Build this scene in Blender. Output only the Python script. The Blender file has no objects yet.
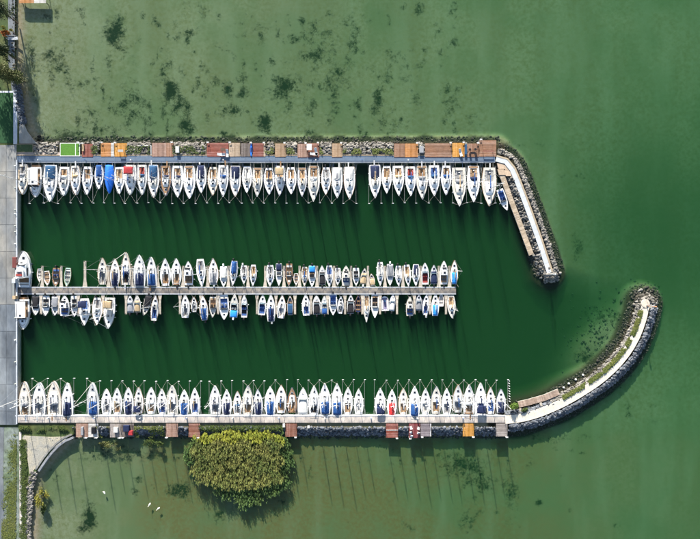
import bpy, math, random
import numpy as np
from mathutils import Vector

random.seed(7)
rng = np.random.default_rng(7)
PI = math.pi
R = math.radians
SC = bpy.context.scene
COL = SC.collection

# ------------------------------------------------------------------ camera, sky, sun, exposure
S = 0.25            # metres for one photo pixel at water level
H = 117.0           # drone height
cam_d = bpy.data.cameras.new('camera')
cam_d.sensor_width = 36.0
cam_d.lens = 36.0 * H / (700 * S)
cam_d.clip_end = 3000
cam = bpy.data.objects.new('camera', cam_d)
cam.location = (0, 0, H)
COL.objects.link(cam)
SC.camera = cam

SUN_EL, SUN_TILT = 20.5, 9.5      # low sun beyond the top of the picture, a little to the left
w = bpy.data.worlds.new('World'); SC.world = w; w.use_nodes = True
nt = w.node_tree
sky = nt.nodes.new('ShaderNodeTexSky'); sky.sky_type = 'NISHITA'; sky.sun_disc = False
sky.sun_elevation = R(SUN_EL); sky.sun_rotation = R(360 - SUN_TILT)
bg = nt.nodes['Background']; bg.inputs['Strength'].default_value = 0.074
nt.links.new(sky.outputs['Color'], bg.inputs['Color'])
sd = bpy.data.lights.new('sun', 'SUN'); sd.energy = 4.8; sd.angle = R(0.7); sd.color = (1.0, 0.94, 0.85)
sun = bpy.data.objects.new('sun', sd); COL.objects.link(sun)
ld = Vector((math.sin(R(SUN_TILT)) * math.cos(R(SUN_EL)), -math.cos(R(SUN_TILT)) * math.cos(R(SUN_EL)), -math.sin(R(SUN_EL))))
sun.rotation_euler = ld.to_track_quat('-Z', 'Y').to_euler(); sun.location = (-30, 150, 70)
SC.view_settings.view_transform = 'Standard'
SC.view_settings.look = 'None'
SC.view_settings.exposure = 1.46
SC.view_settings.gamma = 1.0
SC.render.engine = 'CYCLES'
SC.cycles.use_denoising = True
SC.cycles.max_bounces = 6
SC.cycles.diffuse_bounces = 2
SC.cycles.glossy_bounces = 2
SC.cycles.transmission_bounces = 4
SC.cycles.volume_bounces = 1
SC.cycles.transparent_max_bounces = 12

def P(px, py, z=0.0):
    k = S * (H - z) / H
    return ((px - 350) * k, (269.5 - py) * k, z)
def XY(px, py, z=0.0):
    return P(px, py, z)[:2]

# ------------------------------------------------------------------ materials
MATS = {}
def M(name, col, rough=.6, var=.15, scale=3.0, metal=0.0, bump=0.0, rand=0.0, island=0.0, col2=None, spec=.4, stretch=None, scale2=None):
    if name in MATS: return MATS[name]
    m = bpy.data.materials.new(name); m.use_nodes = True
    t = m.node_tree; n = t.nodes; l = t.links
    b = n['Principled BSDF']
    b.inputs['Roughness'].default_value = rough; b.inputs['Metallic'].default_value = metal
    b.inputs['Specular IOR Level'].default_value = spec
    tc = n.new('ShaderNodeTexCoord'); vec = tc.outputs['Object']
    if stretch:
        mp = n.new('ShaderNodeMapping'); mp.inputs['Scale'].default_value = stretch
        l.new(vec, mp.inputs['Vector']); vec = mp.outputs['Vector']
    nz = n.new('ShaderNodeTexNoise'); nz.inputs['Scale'].default_value = scale; nz.inputs['Detail'].default_value = 6
    nz.inputs['Roughness'].default_value = .65
    l.new(vec, nz.inputs['Vector'])
    mr = n.new('ShaderNodeMapRange'); mr.inputs[1].default_value = .3; mr.inputs[2].default_value = .7
    mr.inputs[3].default_value = 1 - var; mr.inputs[4].default_value = 1 + var
    l.new(nz.outputs['Fac'], mr.inputs[0]); fac = mr.outputs[0]
    def mul(a, b_):
        q = n.new('ShaderNodeMath'); q.operation = 'MULTIPLY'; l.new(a, q.inputs[0]); l.new(b_, q.inputs[1]); return q.outputs[0]
    if rand:
        oi = n.new('ShaderNodeObjectInfo'); r2 = n.new('ShaderNodeMapRange'); r2.inputs[3].default_value = 1 - rand; r2.inputs[4].default_value = 1 + rand * .6
        l.new(oi.outputs['Random'], r2.inputs[0]); fac = mul(fac, r2.outputs[0])
    isl = None
    if island:
        ge = n.new('ShaderNodeNewGeometry'); r3 = n.new('ShaderNodeMapRange'); r3.inputs[3].default_value = 1 - island; r3.inputs[4].default_value = 1 + island
        isl = ge.outputs['Random Per Island']
        l.new(isl, r3.inputs[0]); fac = mul(fac, r3.outputs[0])
    base = n.new('ShaderNodeRGB'); base.outputs[0].default_value = (*col, 1); src = base.outputs[0]
    if col2:
        mx = n.new('ShaderNodeMix'); mx.data_type = 'RGBA'
        mx.inputs[6].default_value = (*col, 1); mx.inputs[7].default_value = (*col2, 1)
        n2 = n.new('ShaderNodeTexNoise'); n2.inputs['Scale'].default_value = scale2 or scale * .35; n2.inputs['Detail'].default_value = 4
        l.new(vec, n2.inputs['Vector'])
        r4 = n.new('ShaderNodeMapRange'); r4.inputs[1].default_value = .38; r4.inputs[2].default_value = .62
        l.new(n2.outputs['Fac'], r4.inputs[0])
        if isl is not None:
            av = n.new('ShaderNodeMath'); av.operation = 'MULTIPLY_ADD'; av.inputs[1].default_value = .6; l.new(isl, av.inputs[0])
            hf = n.new('ShaderNodeMath'); hf.operation = 'MULTIPLY'; hf.inputs[1].default_value = .4; l.new(r4.outputs[0], hf.inputs[0])
            l.new(hf.outputs[0], av.inputs[2]); l.new(av.outputs[0], mx.inputs[0])
        else:
            l.new(r4.outputs[0], mx.inputs[0])
        src = mx.outputs[2]
    vm = n.new('ShaderNodeVectorMath'); vm.operation = 'SCALE'
    l.new(src, vm.inputs[0]); l.new(fac, vm.inputs['Scale']); l.new(vm.outputs[0], b.inputs['Base Color'])
    if bump:
        bp = n.new('ShaderNodeBump'); bp.inputs['Strength'].default_value = bump; bp.inputs['Distance'].default_value = .05
        l.new(nz.outputs['Fac'], bp.inputs['Height']); l.new(bp.outputs[0], b.inputs['Normal'])
    MATS[name] = m
    return m

gel = M('gelcoat white', (.82, .82, .81), .3, .05, 1.5, rand=.10)
gelc = M('gelcoat cream', (.68, .65, .58), .35, .06, 1.5, rand=.08)
gelg = M('gelcoat grey', (.50, .51, .50), .35, .06, 1.5, rand=.08)
geln = M('gelcoat navy', (.02, .035, .10), .25, .1, 1.5)
gelgn = M('gelcoat pale green', (.42, .58, .50), .4, .1, 2)
gelb = M('gelcoat brown', (.20, .09, .04), .4, .2, 2)
gels = M('gelcoat sky blue', (.30, .46, .66), .35, .1, 2)
GEL = {'white': gel, 'cream': gelc, 'grey': gelg, 'navy': geln, 'green': gelgn, 'brown': gelb, 'sky': gels}
deckm = M('deck nonskid', (.74, .74, .73), .7, .10, 4, rand=.15)
deckc = M('deck nonskid cream', (.60, .57, .50), .7, .10, 4, rand=.1)
teak = M('teak', (.28, .165, .085), .65, .25, 2.5, stretch=(12, 1, 1), rand=.12)
antif = M('antifouling blue', (.03, .06, .16), .7, .2, 3)
antir = M('antifouling red', (.18, .03, .02), .7, .2, 3)
dkg = M('tinted acrylic', (.012, .015, .02), .12, .1, 3, spec=.6)
glassm = M('windscreen tint', (.05, .09, .12), .08, .1, 3, spec=.8)
alu = M('mast aluminium', (.62, .63, .64), .38, .06, 4, metal=.35)
steel = M('stainless tube', (.55, .56, .57), .3, .05, 4, metal=.7)
galv = M('galvanised boom', (.33, .35, .33), .5, .15, 5, metal=.3)
blackp = M('black plastic', (.012, .012, .014), .45, .2, 4)
rubber = M('dark rubber', (.02, .02, .022), .75, .2, 4)
fendm = M('fender vinyl', (.70, .71, .72), .45, .08, 5, rand=.15)
rope = M('rope', (.62, .60, .52), .9, .15, 20)
ropeb = M('rope blue', (.10, .16, .32), .9, .15, 20)
seatw = M('seat vinyl', (.62, .60, .55), .6, .1, 5, rand=.15)
seatt = M('seat tan', (.34, .22, .125), .65, .15, 5, rand=.15)
seatb = M('seat blue', (.05, .11, .30), .65, .15, 5)
seatd = M('cockpit dark', (.035, .035, .04), .7, .25, 5)
seatr = M('seat red', (.33, .05, .04), .65, .15, 5)
seatg = M('cockpit grey', (.28, .28, .28), .7, .15, 5)
SEAT = {'white': seatw, 'tan': seatt, 'blue': seatb, 'dark': seatd, 'red': seatr, 'grey': seatg, 'teak': teak}
def cv(n, c): return M('canvas ' + n, c, .85, .16, 4, bump=.35, rand=.12)
CAN = {'blue': cv('blue', (.014, .075, .25)), 'navy': cv('navy', (.010, .019, .065)), 'red': cv('red', (.36, .03, .035)), 'bright': cv('bright blue', (.015, .16, .68)),
       'black': cv('black', (.016, .016, .02)), 'white': cv('white', (.66, .66, .63)), 'tan': cv('tan', (.46, .34, .20)), 'grey': cv('grey', (.26, .27, .29)),
       'teal': cv('teal', (.05, .22, .26)), 'sky': cv('sky blue', (.02, .25, .68)), 'scarlet': cv('scarlet', (.62, .03, .03)), 'steelblue': cv('steel blue', (.018, .075, .17))}

# ------------------------------------------------------------------ mesh building
class MB:
    def __init__(s): s.v = []; s.f = []; s.m = []
    def add(s, vs, fs, mi=0):
        o = len(s.v); s.v += [tuple(p) for p in vs]
        s.f += [tuple(i + o for i in q) for q in fs]; s.m += [mi] * len(fs); return s
    def box(s, c, d, rz=0.0, mi=0, taper=1.0):
        hx, hy, hz = d[0] / 2, d[1] / 2, d[2] / 2; ca, sa = math.cos(rz), math.sin(rz); vs = []
        for z, k in ((-hz, 1), (hz, taper)):
            for x, y in ((-hx, -hy), (hx, -hy), (hx, hy), (-hx, hy)):
                x *= k; y *= k
                vs.append((c[0] + x * ca - y * sa, c[1] + x * sa + y * ca, c[2] + z))
        return s.add(vs, [(3, 2, 1, 0), (4, 5, 6, 7), (0, 1, 5, 4), (1, 2, 6, 5), (2, 3, 7, 6), (3, 0, 4, 7)], mi)
    def tube(s, p, q, r, n=6, r2=None, mi=0):
        p = Vector(p); q = Vector(q); d = (q - p); r2 = r if r2 is None else r2
        if d.length < 1e-6: return s
        d.normalize(); a = d.orthogonal().normalized(); b = d.cross(a); vs = []
        for c, rr in ((p, r), (q, r2)):
            for k in range(n):
                t = 2 * PI * k / n; vs.append(c + (a * math.cos(t) + b * math.sin(t)) * rr)
        fs = [(k, (k + 1) % n, n + (k + 1) % n, n + k) for k in range(n)] + [tuple(range(n - 1, -1, -1)), tuple(range(n, 2 * n))]
        return s.add(vs, fs, mi)
    def path(s, pts, r, n=5, mi=0):
        for a, b in zip(pts[:-1], pts[1:]): s.tube(a, b, r, n, mi=mi)
        return s
    def loft(s, rings, closed=False, cap=True, mi=0):
        n = len(rings[0]); vs = [p for rg in rings for p in rg]; fs = []
        for i in range(len(rings) - 1):
            for k in range(n if closed else n - 1):
                fs.append((i * n + k, i * n + (k + 1) % n, (i + 1) * n + (k + 1) % n, (i + 1) * n + k))
        if cap:
            fs.append(tuple(range(n - 1, -1, -1))); o = (len(rings) - 1) * n; fs.append(tuple(range(o, o + n)))
        return s.add(vs, fs, mi)
    def lathe(s, prof, c=(0, 0, 0), n=12, mi=0):
        rings = [[(c[0] + r * math.cos(2 * PI * k / n), c[1] + r * math.sin(2 * PI * k / n), c[2] + z) for k in range(n)] for r, z in prof]
        return s.loft(rings, True, True, mi)
    def mesh(s, name, mats, smooth=False):
        me = bpy.data.meshes.new(name); me.from_pydata(s.v, [], s.f)
        for mm in (mats if isinstance(mats, (list, tuple)) else [mats]): me.materials.append(mm)
        if any(s.m): me.polygons.foreach_set('material_index', s.m)
        if smooth: me.polygons.foreach_set('use_smooth', [True] * len(me.polygons))
        me.update(); return me
    def build(s, name, mats, parent=None, smooth=False):
        return link(name, s.mesh(name, mats, smooth), parent)
def link(name, me, parent=None, loc=None, rz=None):
    o = bpy.data.objects.new(name, me); COL.objects.link(o)
    if parent is not None: o.parent = parent
    if loc is not None: o.location = loc
    if rz is not None: o.rotation_euler = (0, 0, rz)
    return o
def tag(o, label=None, cat=None, group=None, kind=None):
    if label: o['label'] = label
    if cat: o['category'] = cat
    if group: o['group'] = group
    if kind: o['kind'] = kind
    return o
def thing(name, label, cat, loc=(0, 0, 0), rz=0.0, group=None):
    return tag(link(name, None, None, loc, rz), label, cat, group)
ONES = ['', 'first', 'second', 'third', 'fourth', 'fifth', 'sixth', 'seventh', 'eighth', 'ninth', 'tenth', 'eleventh', 'twelfth', 'thirteenth', 'fourteenth', 'fifteenth', 'sixteenth', 'seventeenth', 'eighteenth', 'nineteenth']
def ordw(n):
    if n < 20: return ONES[n]
    t = {2: ('twent', 'twenty'), 3: ('thirt', 'thirty'), 4: ('fort', 'forty'), 5: ('fift', 'fifty')}[n // 10]
    return t[0] + 'ieth' if n % 10 == 0 else t[1] + '-' + ONES[n % 10]

# numpy joined geometry
def np_obj(name, V, F, mat, kind='stuff', label=None, cat=None, parent=None, smooth=False):
    me = bpy.data.meshes.new(name)
    V = np.ascontiguousarray(V, np.float32); F = np.ascontiguousarray(F, np.int32); k = F.shape[1]
    me.vertices.add(len(V)); me.vertices.foreach_set('co', V.ravel())
    me.loops.add(F.size); me.loops.foreach_set('vertex_index', F.ravel())
    me.polygons.add(len(F)); me.polygons.foreach_set('loop_start', np.arange(0, F.size, k, dtype=np.int32))
    if smooth: me.polygons.foreach_set('use_smooth', np.ones(len(F), bool))
    me.materials.append(mat); me.update(calc_edges=True); me.validate()
    return tag(link(name, me, parent), label, cat, None, kind)

# ------------------------------------------------------------------ lake bed, water
N_ARM = [(496, 159.5), (503, 160.2), (509, 164.5), (513, 172), (518.5, 186), (526.5, 207), (535.5, 232), (543, 254), (549, 273)]
S_ARM = [(505, 419.5), (521, 418), (537, 413.5), (551, 408), (565, 401.5), (584, 390.5), (603, 377.5), (621, 360), (634, 341), (641.5, 322), (645.5, 305)]
def resample(pl, step):
    out = [pl[0]]; acc = 0.0
    for a, b in zip(pl[:-1], pl[1:]):
        L = math.dist(a, b); t = step - acc
        while t <= L:
            out.append((a[0] + (b[0] - a[0]) * t / L, a[1] + (b[1] - a[1]) * t / L)); t += step
        acc = (acc + L) % step
    if math.dist(out[-1], pl[-1]) > step * .3: out.append(pl[-1])
    return out
def smooth_pl(pl, it=2):
    for _ in range(it):
        o = [pl[0]]
        for a, b in zip(pl[:-1], pl[1:]):
            o += [(a[0] * .75 + b[0] * .25, a[1] * .75 + b[1] * .25), (a[0] * .25 + b[0] * .75, a[1] * .25 + b[1] * .75)]
        pl = o + [pl[-1]]
    return pl
N_ARM = smooth_pl(N_ARM); S_ARM = smooth_pl(S_ARM)
def pdist(X, Y, pl):
    D = np.full(X.shape, 1e9)
    for (ax, ay), (bx, by) in zip(pl[:-1], pl[1:]):
        dx, dy = bx - ax, by - ay
        t = np.clip(((X - ax) * dx + (Y - ay) * dy) / (dx * dx + dy * dy + 1e-9), 0, 1)
        D = np.minimum(D, np.hypot(X - ax - t * dx, Y - ay - t * dy))
    return D
def sst(a, b, x):
    t = np.clip((x - a) / (b - a), 0, 1); return t * t * (3 - 2 * t)
SHORE_N = [(14, -150), (16, 0), (15.5, 60), (18, 82), (23.5, 100), (26, 118), (30, 132), (38, 144)]
SHORE_S = [(72, 437), (58, 448), (44, 464), (35.5, 476), (33, 500), (30, 539), (26, 700)]
def shore_x(Y):
    ys = np.array([p[1] for p in SHORE_N] + [145, 436] + [p[1] for p in SHORE_S]); xs = np.array([p[0] for p in SHORE_N] + [19, 19] + [p[0] for p in SHORE_S])
    return np.interp(Y, ys, xs)
def lump(X, Y, seed, sc):
    r = np.random.default_rng(seed); Z = np.zeros(X.shape)
    for k in range(7):
        a = r.uniform(0, 2 * PI); f = sc * r.uniform(.6, 2.2); Z += np.sin((X * math.cos(a) + Y * math.sin(a)) * f + r.uniform(0, 6.3))
    return Z / 7
def basin_mask(X, Y):
    """1 in the dredged harbour basin, 0 on the natural lake bed (photo pixels)."""
    inrow = ((Y > 161.5) & (Y < 417.5)).astype(float)
    xe = np.interp(Y, [161, 190, 230, 275, 300, 330, 370, 417], [503, 516, 531, 556, 598, 600, 575, 556])
    soft = np.interp(Y, [161, 262, 290, 417], [4, 10, 80, 45])
    m = 1 - sst(xe - soft * .7, xe + soft, X + 5 * lump(X, Y, 5, .05))
    return m * inrow * (X > 15)
def SHOAL(X, Y):
    u, v = (X - 603) * .72 + (Y - 342) * .69, -(X - 603) * .69 + (Y - 342) * .72
    return .92 * np.exp(-((u / 19) ** 2 + (v / 40) ** 2) ** 1.5) * (1 + .12 * lump(X, Y, 8, .2))
def bed_z(X, Y):
    base = 0.50 + 0.12 * sst(60, 160, X) + 0.25 * sst(20, 330, X) + 0.36 * sst(300, 560, X) + 0.22 * sst(520, 760, X) + .10 * lump(X, Y, 3, .03)
    base += .75 * sst(520, 640, X) * np.exp(-((Y - 250) / 120) ** 2)
    b = basin_mask(X, Y)
    d = base * (1 - b) + (2.7 + .15 * lump(X, Y, 9, .05)) * b
    g = SHOAL(X, Y); d = d * (1 - g) + .95 * g
    z = -d
    # rubble mounds
    dn = pdist(X, Y, N_ARM); z = np.maximum(z, np.interp(dn, [0, 5, 9, 10, 16.5, 19, 30], [.75, .75, .05, -.25, -.45, -1.2, -3.5]))
    ds = pdist(X, Y, S_ARM); z = np.maximum(z, np.interp(ds, [0, 6, 11, 12, 18, 21, 30], [.75, .75, .05, -.25, -.45, -1.2, -3.5]))
    r1 = pdist(X, Y, [(33, 151), (497, 151)]); z = np.where(Y < 158, np.maximum(z, np.interp(r1, [0, 4, 8.5, 10, 14, 17, 30], [.7, .7, .02, -.3, -.45, -.9, -3])), z)
    r2 = pdist(X, Y, [(20, 421), (505, 421)]); z = np.where(Y > 419, np.maximum(z, np.minimum(.7, .7 - (r2 - 6) * .12)), z)
    # shore
    sx = shore_x(Y); e = X - sx
    z = np.where((Y < 146) | (Y > 424), np.maximum(z, np.clip(.35 - e * .07, -3, .35)), z)
    z = np.where(X < 15, np.maximum(z, .3), z)
    return z
ax_ = np.concatenate([np.linspace(-320, -104, 28), np.arange(-100, 100.1, .5), np.linspace(104, 320, 28)])
ay_ = np.concatenate([np.linspace(-320, -84, 28), np.arange(-80, 80.1, .5), np.linspace(84, 320, 28)])
GX, GY = np.meshgrid(ax_, ay_); PX = GX / S + 350; PY = 269.5 - GY / S
GZ = bed_z(PX, PY)
WEED = [(52, 20, 10, 12, .6), (45, 55, 18, 12, .75), (60, 58, 9, 12, .7), (114, 32, 11, 15, 1), (95, 120, 11, 12, .8), (128, 106, 17, 20, .75), (168, 90, 8, 12, 1.3), (176, 104, 7, 10, 1.1), (184, 121, 7, 15, 1.25),
        (162, 70, 5, 6, .9), (228, 90, 7, 7, .9), (241, 92, 8, 7, .8), (231, 110, 9, 7, 1.15), (264, 123, 6, 9, 1.4), (210, 85, 7, 14, .6), (222, 45, 8, 5, .5), (246, 28, 10, 14, .5), (285, 85, 13, 17, .95),
        (295, 37, 9, 7, .85), (320, 52, 14, 14, .8), (331, 84, 9, 24, .75), (315, 107, 8, 9, .6), (75, 135, 18, 6, .7), (355, 35, 5, 8, .8), (378, 104, 7, 20, .85), (392, 50, 8, 12, .5), (410, 70, 7, 18, .75),
        (415, 96, 8, 13, .5), (448, 88, 5, 6, 1), (451, 100, 7, 14, .75), (475, 118, 8, 10, .5), (403, 5, 3, 3, 1), (443, 55, 3, 5, .5), (320, 28, 20, 12, .5), (345, 70, 12, 18, .55), (190, 8, 20, 7, .35),
        (88, 516, 6, 13, 1.2), (82, 528, 5, 7, .9), (138, 480, 4, 4, 1), (133, 493, 4, 4, .6), (178, 492, 9, 9, .85), (218, 517, 6, 6, 1), (234, 514, 8, 8, .5), (457, 468, 12, 11, .95), (480, 478, 13, 17, .85),
        (512, 495, 6, 20, .8), (470, 515, 8, 15, .6), (530, 467, 5, 6, .7), (541, 505, 2.5, 2.5, 1.2), (632, 415, 3, 8, .9), (658, 414, 4, 8, .5), (620, 531, 5, 5, .5), (410, 528, 8, 8, .45), (310, 476, 4, 4, .6),
        (575, 176, 10, 4, .6), (580, 246, 8, 15, .45), (120, 455, 40, 9, .5), (300, 142, 190, 4, .8), (604, 340, 20, 24, .3), (590, 356, 9, 12, .6), (602, 316, 12, 7, .8), (620, 318, 10, 7, .8), (560, 440, 40, 5, .35), (52, 480, 9, 10, .35)]
_wr = np.random.default_rng(77)
for _ in range(260):
    x = 30 + 430 * _wr.random() ** .9; WEED.append((x, _wr.uniform(5, 138), _wr.uniform(1.2, 5), _wr.uniform(1.5, 9), _wr.uniform(.35, .85)))
for _ in range(50): WEED.append((_wr.uniform(60, 620), _wr.uniform(445, 535), _wr.uniform(1, 4), _wr.uniform(1, 5), _wr.uniform(.35, .75)))
weed = np.zeros(PX.shape)
for x, y, rx, ry, s_ in WEED:
    weed = np.maximum(weed, 1.12 * min(s_, 1.3) * np.exp(-(((PX - x) / rx) ** 2 + ((PY - y) / ry) ** 2) * .62))
rub = np.minimum(pdist(PX, PY, N_ARM) - 18.0, pdist(PX, PY, S_ARM) - 20.0) + 3 * lump(PX, PY, 21, .12)
mud = np.clip(basin_mask(PX, PY) , 0, 1)
mud = np.maximum(mud, .45 * sst(530, 640, PX) * np.exp(-((PY - 245) / 105) ** 2))
mud = mud * (1 - .9 * SHOAL(PX, PY))
ochre = sst(425, 440, PY) * (1 - .6 * sst(480, 640, PX)) * (.35 + .65 * sst(70, 170, PX))
silt = 1 - sst(40, 150, PX + 18 * lump(PX, PY, 61, .06))
rub = np.minimum(rub, np.where((PX > 36) & (PX < 500), np.abs(PY - 147) - 11, 99) + 4 * lump(PX, PY, 22, .2) + 2 * lump(PX, PY, 23, .7))
algae = 1 - sst(-2.0, 2.0, rub)
ny_, nx_ = GX.shape
idx = np.arange(ny_ * nx_).reshape(ny_, nx_)
quads = np.stack([idx[:-1, :-1], idx[:-1, 1:], idx[1:, 1:], idx[1:, :-1]], -1).reshape(-1, 4)

bm_ = bpy.data.materials.new('lake bed'); bm_.use_nodes = True
t = bm_.node_tree; n = t.nodes; l = t.links; bs = n['Principled BSDF']; bs.inputs['Roughness'].default_value = .95; bs.inputs['Specular IOR Level'].default_value = .05
def attr(nm): a = n.new('ShaderNodeAttribute'); a.attribute_name = nm; return a.outputs['Fac']
def noise(scale, detail=5, rough=.6, st=None):
    tc = n.new('ShaderNodeTexCoord'); q = n.new('ShaderNodeTexNoise'); q.inputs['Scale'].default_value = scale; q.inputs['Detail'].default_value = detail; q.inputs['Roughness'].default_value = rough
    v = tc.outputs['Object']
    if st: mp = n.new('ShaderNodeMapping'); mp.inputs['Scale'].default_value = st; l.new(v, mp.inputs['Vector']); v = mp.outputs['Vector']
    l.new(v, q.inputs['Vector']); return q.outputs['Fac']
def mrange(x, a, b, c=0.0, d=1.0):
    q = n.new('ShaderNodeMapRange'); q.interpolation_type = 'SMOOTHSTEP'
    for i, v in enumerate((a, b, c, d)): q.inputs[i + 1].default_value = v
    l.new(x, q.inputs[0]); return q.outputs[0]
def mixc(f, a, b):
    q = n.new('ShaderNodeMix'); q.data_type = 'RGBA'; l.new(f, q.inputs[0])
    for s_, v in ((6, a), (7, b)):
        if isinstance(v, tuple): q.inputs[s_].default_value = (*v, 1)
        else: l.new(v, q.inputs[s_])
    return q.outputs[2]
def madd(op, a, b):
    q = n.new('ShaderNodeMath'); q.operation = op
    for i, v in enumerate((a, b)):
        if isinstance(v, (int, float)): q.inputs[i].default_value = v
        else: l.new(v, q.inputs[i])
    return q.outputs[0]
sand = mixc(mrange(noise(.08, 4, .6, (1, .28, 1)), .35, .65), (.185, .172, .108), (.24, .222, .15))
sand = mixc(attr('ochre'), sand, (.175, .112, .050))
sand = mixc(madd('MULTIPLY', attr('silt'), .8), sand, (.27, .245, .18))
sand = mixc(mrange(noise(1.1, 6, .7), .35, .7), sand, (.17, .15, .078))
sand = mixc(mrange(noise(.045, 5, .62), .42, .66, 0, .75), sand, (.135, .150, .082))
sand = mixc(mrange(noise(.16, 3, .5, (1, .17, 1)), .48, .70, 0, .28), sand, (.27, .26, .19))
sand = mixc(mrange(noise(5.0, 4, .7), .60, .72, 0, .55), sand, (.075, .075, .04))
sand = mixc(madd('MULTIPLY', attr('mud'), .97), sand, (.016, .020, .009))
wf = madd('ADD', attr('weed'), madd('MULTIPLY', madd('ADD', madd('MULTIPLY', madd('SUBTRACT', noise(.33, 6, .6), .5), .9), madd('SUBTRACT', noise(1.5, 9, .8), .5)), 3.6))
wf = madd('MULTIPLY', mrange(wf, .35, 1.35), mrange(attr('weed'), .05, .3))
sand = mixc(wf, sand, (.010, .013, .007))
alg = madd('MULTIPLY', attr('algae'), mrange(noise(2.2, 6, .7), .2, .6, .75, 1.0))
sand = mixc(alg, sand, (.018, .018, .011))
l.new(sand, bs.inputs['Base Color'])
bed = np_obj('lake_bed', np.stack([GX, GY, GZ], -1).reshape(-1, 3), quads, bm_, 'structure', smooth=True)
for nm, arr in (('weed', weed), ('mud', mud), ('algae', algae), ('ochre', ochre), ('silt', silt)):
    a = bed.data.attributes.new(nm, 'FLOAT', 'POINT'); a.data.foreach_set('value', arr.ravel().astype(np.float32))

# water: one closed body of green turbid water with a rippled clear surface
wm = bpy.data.materials.new('lake water'); wm.use_nodes = True
t = wm.node_tree; n = t.nodes; l = t.links; n.remove(n['Principled BSDF']); out = n['Material Output']
tr = n.new('ShaderNodeBsdfTransparent'); gl = n.new('ShaderNodeBsdfGlossy'); gl.inputs['Roughness'].default_value = .06
fr = n.new('ShaderNodeFresnel'); fr.inputs['IOR'].default_value = 1.33
bp = n.new('ShaderNodeBump'); bp.inputs['Strength'].default_value = .25; bp.inputs['Distance'].default_value = .04
l.new(noise(1.6, 4, .6, (1, 2.2, 1)), bp.inputs['Height']); l.new(bp.outputs[0], gl.inputs['Normal']); l.new(bp.outputs[0], fr.inputs['Normal'])
mx = n.new('ShaderNodeMixShader'); ge = n.new('ShaderNodeNewGeometry'); ff = madd('MULTIPLY', fr.outputs[0], madd('SUBTRACT', 1.0, ge.outputs['Backfacing'])); l.new(ff, mx.inputs[0]); l.new(tr.outputs[0], mx.inputs[1]); l.new(gl.outputs[0], mx.inputs[2]); l.new(mx.outputs[0], out.inputs['Surface'])
vs = n.new('ShaderNodeVolumeScatter'); vs.inputs['Color'].default_value = (.13, .56, .22, 1); vs.inputs['Density'].default_value = .050
va = n.new('ShaderNodeVolumeAbsorption'); va.inputs['Color'].default_value = (.14, .58, .31, 1); va.inputs['Density'].default_value = .33
ad = n.new('ShaderNodeAddShader'); l.new(vs.outputs[0], ad.inputs[0]); l.new(va.outputs[0], ad.inputs[1]); l.new(ad.outputs[0], out.inputs['Volume'])
wb = MB().box((0, 0, -3), (630, 630, 6)).build('water', wm); tag(wb, kind='structure')

# ------------------------------------------------------------------ ground on the left, quay, shore
conc = M('quay concrete', (.31, .295, .26), .85, .30, .55, bump=.3, rand=.16, col2=(.19, .20, .205), scale2=.22, stretch=(1, .45, 1))
concb = M('weathered asphalt', (.105, .125, .15), .85, .32, .5, bump=.3, rand=.14, col2=(.19, .21, .225), scale2=.2, stretch=(1, .45, 1))
jetb = M('blue grey jetty slab', (.105, .15, .215), .7, .10, .8, bump=.15, rand=.09)
jetb2 = M('pale jetty edge', (.50, .53, .57), .8, .12, 1.2, rand=.08)
jetw = M('pale jetty slab', (.58, .51, .44), .8, .30, 1.6, bump=.2, rand=.2, col2=(.36, .33, .31), scale2=.7)
pathm = M('cream breakwater slab', (.64, .59, .50), .8, .12, .9, bump=.15, rand=.06)
patha = M('white breakwater slab', (.50, .53, .55), .7, .10, .9, bump=.15, rand=.06)
sandk = M('sandstone kerb', (.38, .31, .22), .85, .15, 1.5, rand=.08)
midw = M('middle jetty slab', (.27, .235, .195), .85, .35, 2.2, bump=.25, rand=.28, col2=(.13, .125, .125), scale2=.9)
fing = M('finger pier board', (.46, .41, .34), .85, .2, 2, rand=.12, island=.15)
pier = M('concrete pile', (.07, .07, .06), .9, .2, 2)
grassm = M('grass soil', (.045, .075, .022), .95, .4, .8, bump=.3, col2=(.08, .095, .03), scale2=.25)
fieldm = M('sports turf', (.012, .060, .020), .9, .12, .4, col2=(.016, .072, .022), scale2=.1)
gravel = M('gravel sand', (.42, .38, .29), .95, .3, 3.5, bump=.4, col2=(.32, .31, .27), scale2=.5)
vergem = M('worn grass over tarmac', (.10, .14, .075), .95, .45, .9, bump=.25, col2=(.20, .23, .22), scale2=.16)
stone = M('armour stone', (.30, .285, .26), .9, .3, 2, island=.6, col2=(.045, .043, .038))
stoned = M('wet dark stone', (.022, .021, .016), .8, .3, 2, island=.4, col2=(.045, .042, .03))
stone_shade = M('shade tinted stone', (.19, .205, .23), .9, .3, 2, island=.7, col2=(.035, .042, .055))  # shaded copy of the armour stone, blue shade put into its colour
whitep = M('white paint', (.74, .74, .72), .5, .06, 3, rand=.06)

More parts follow.
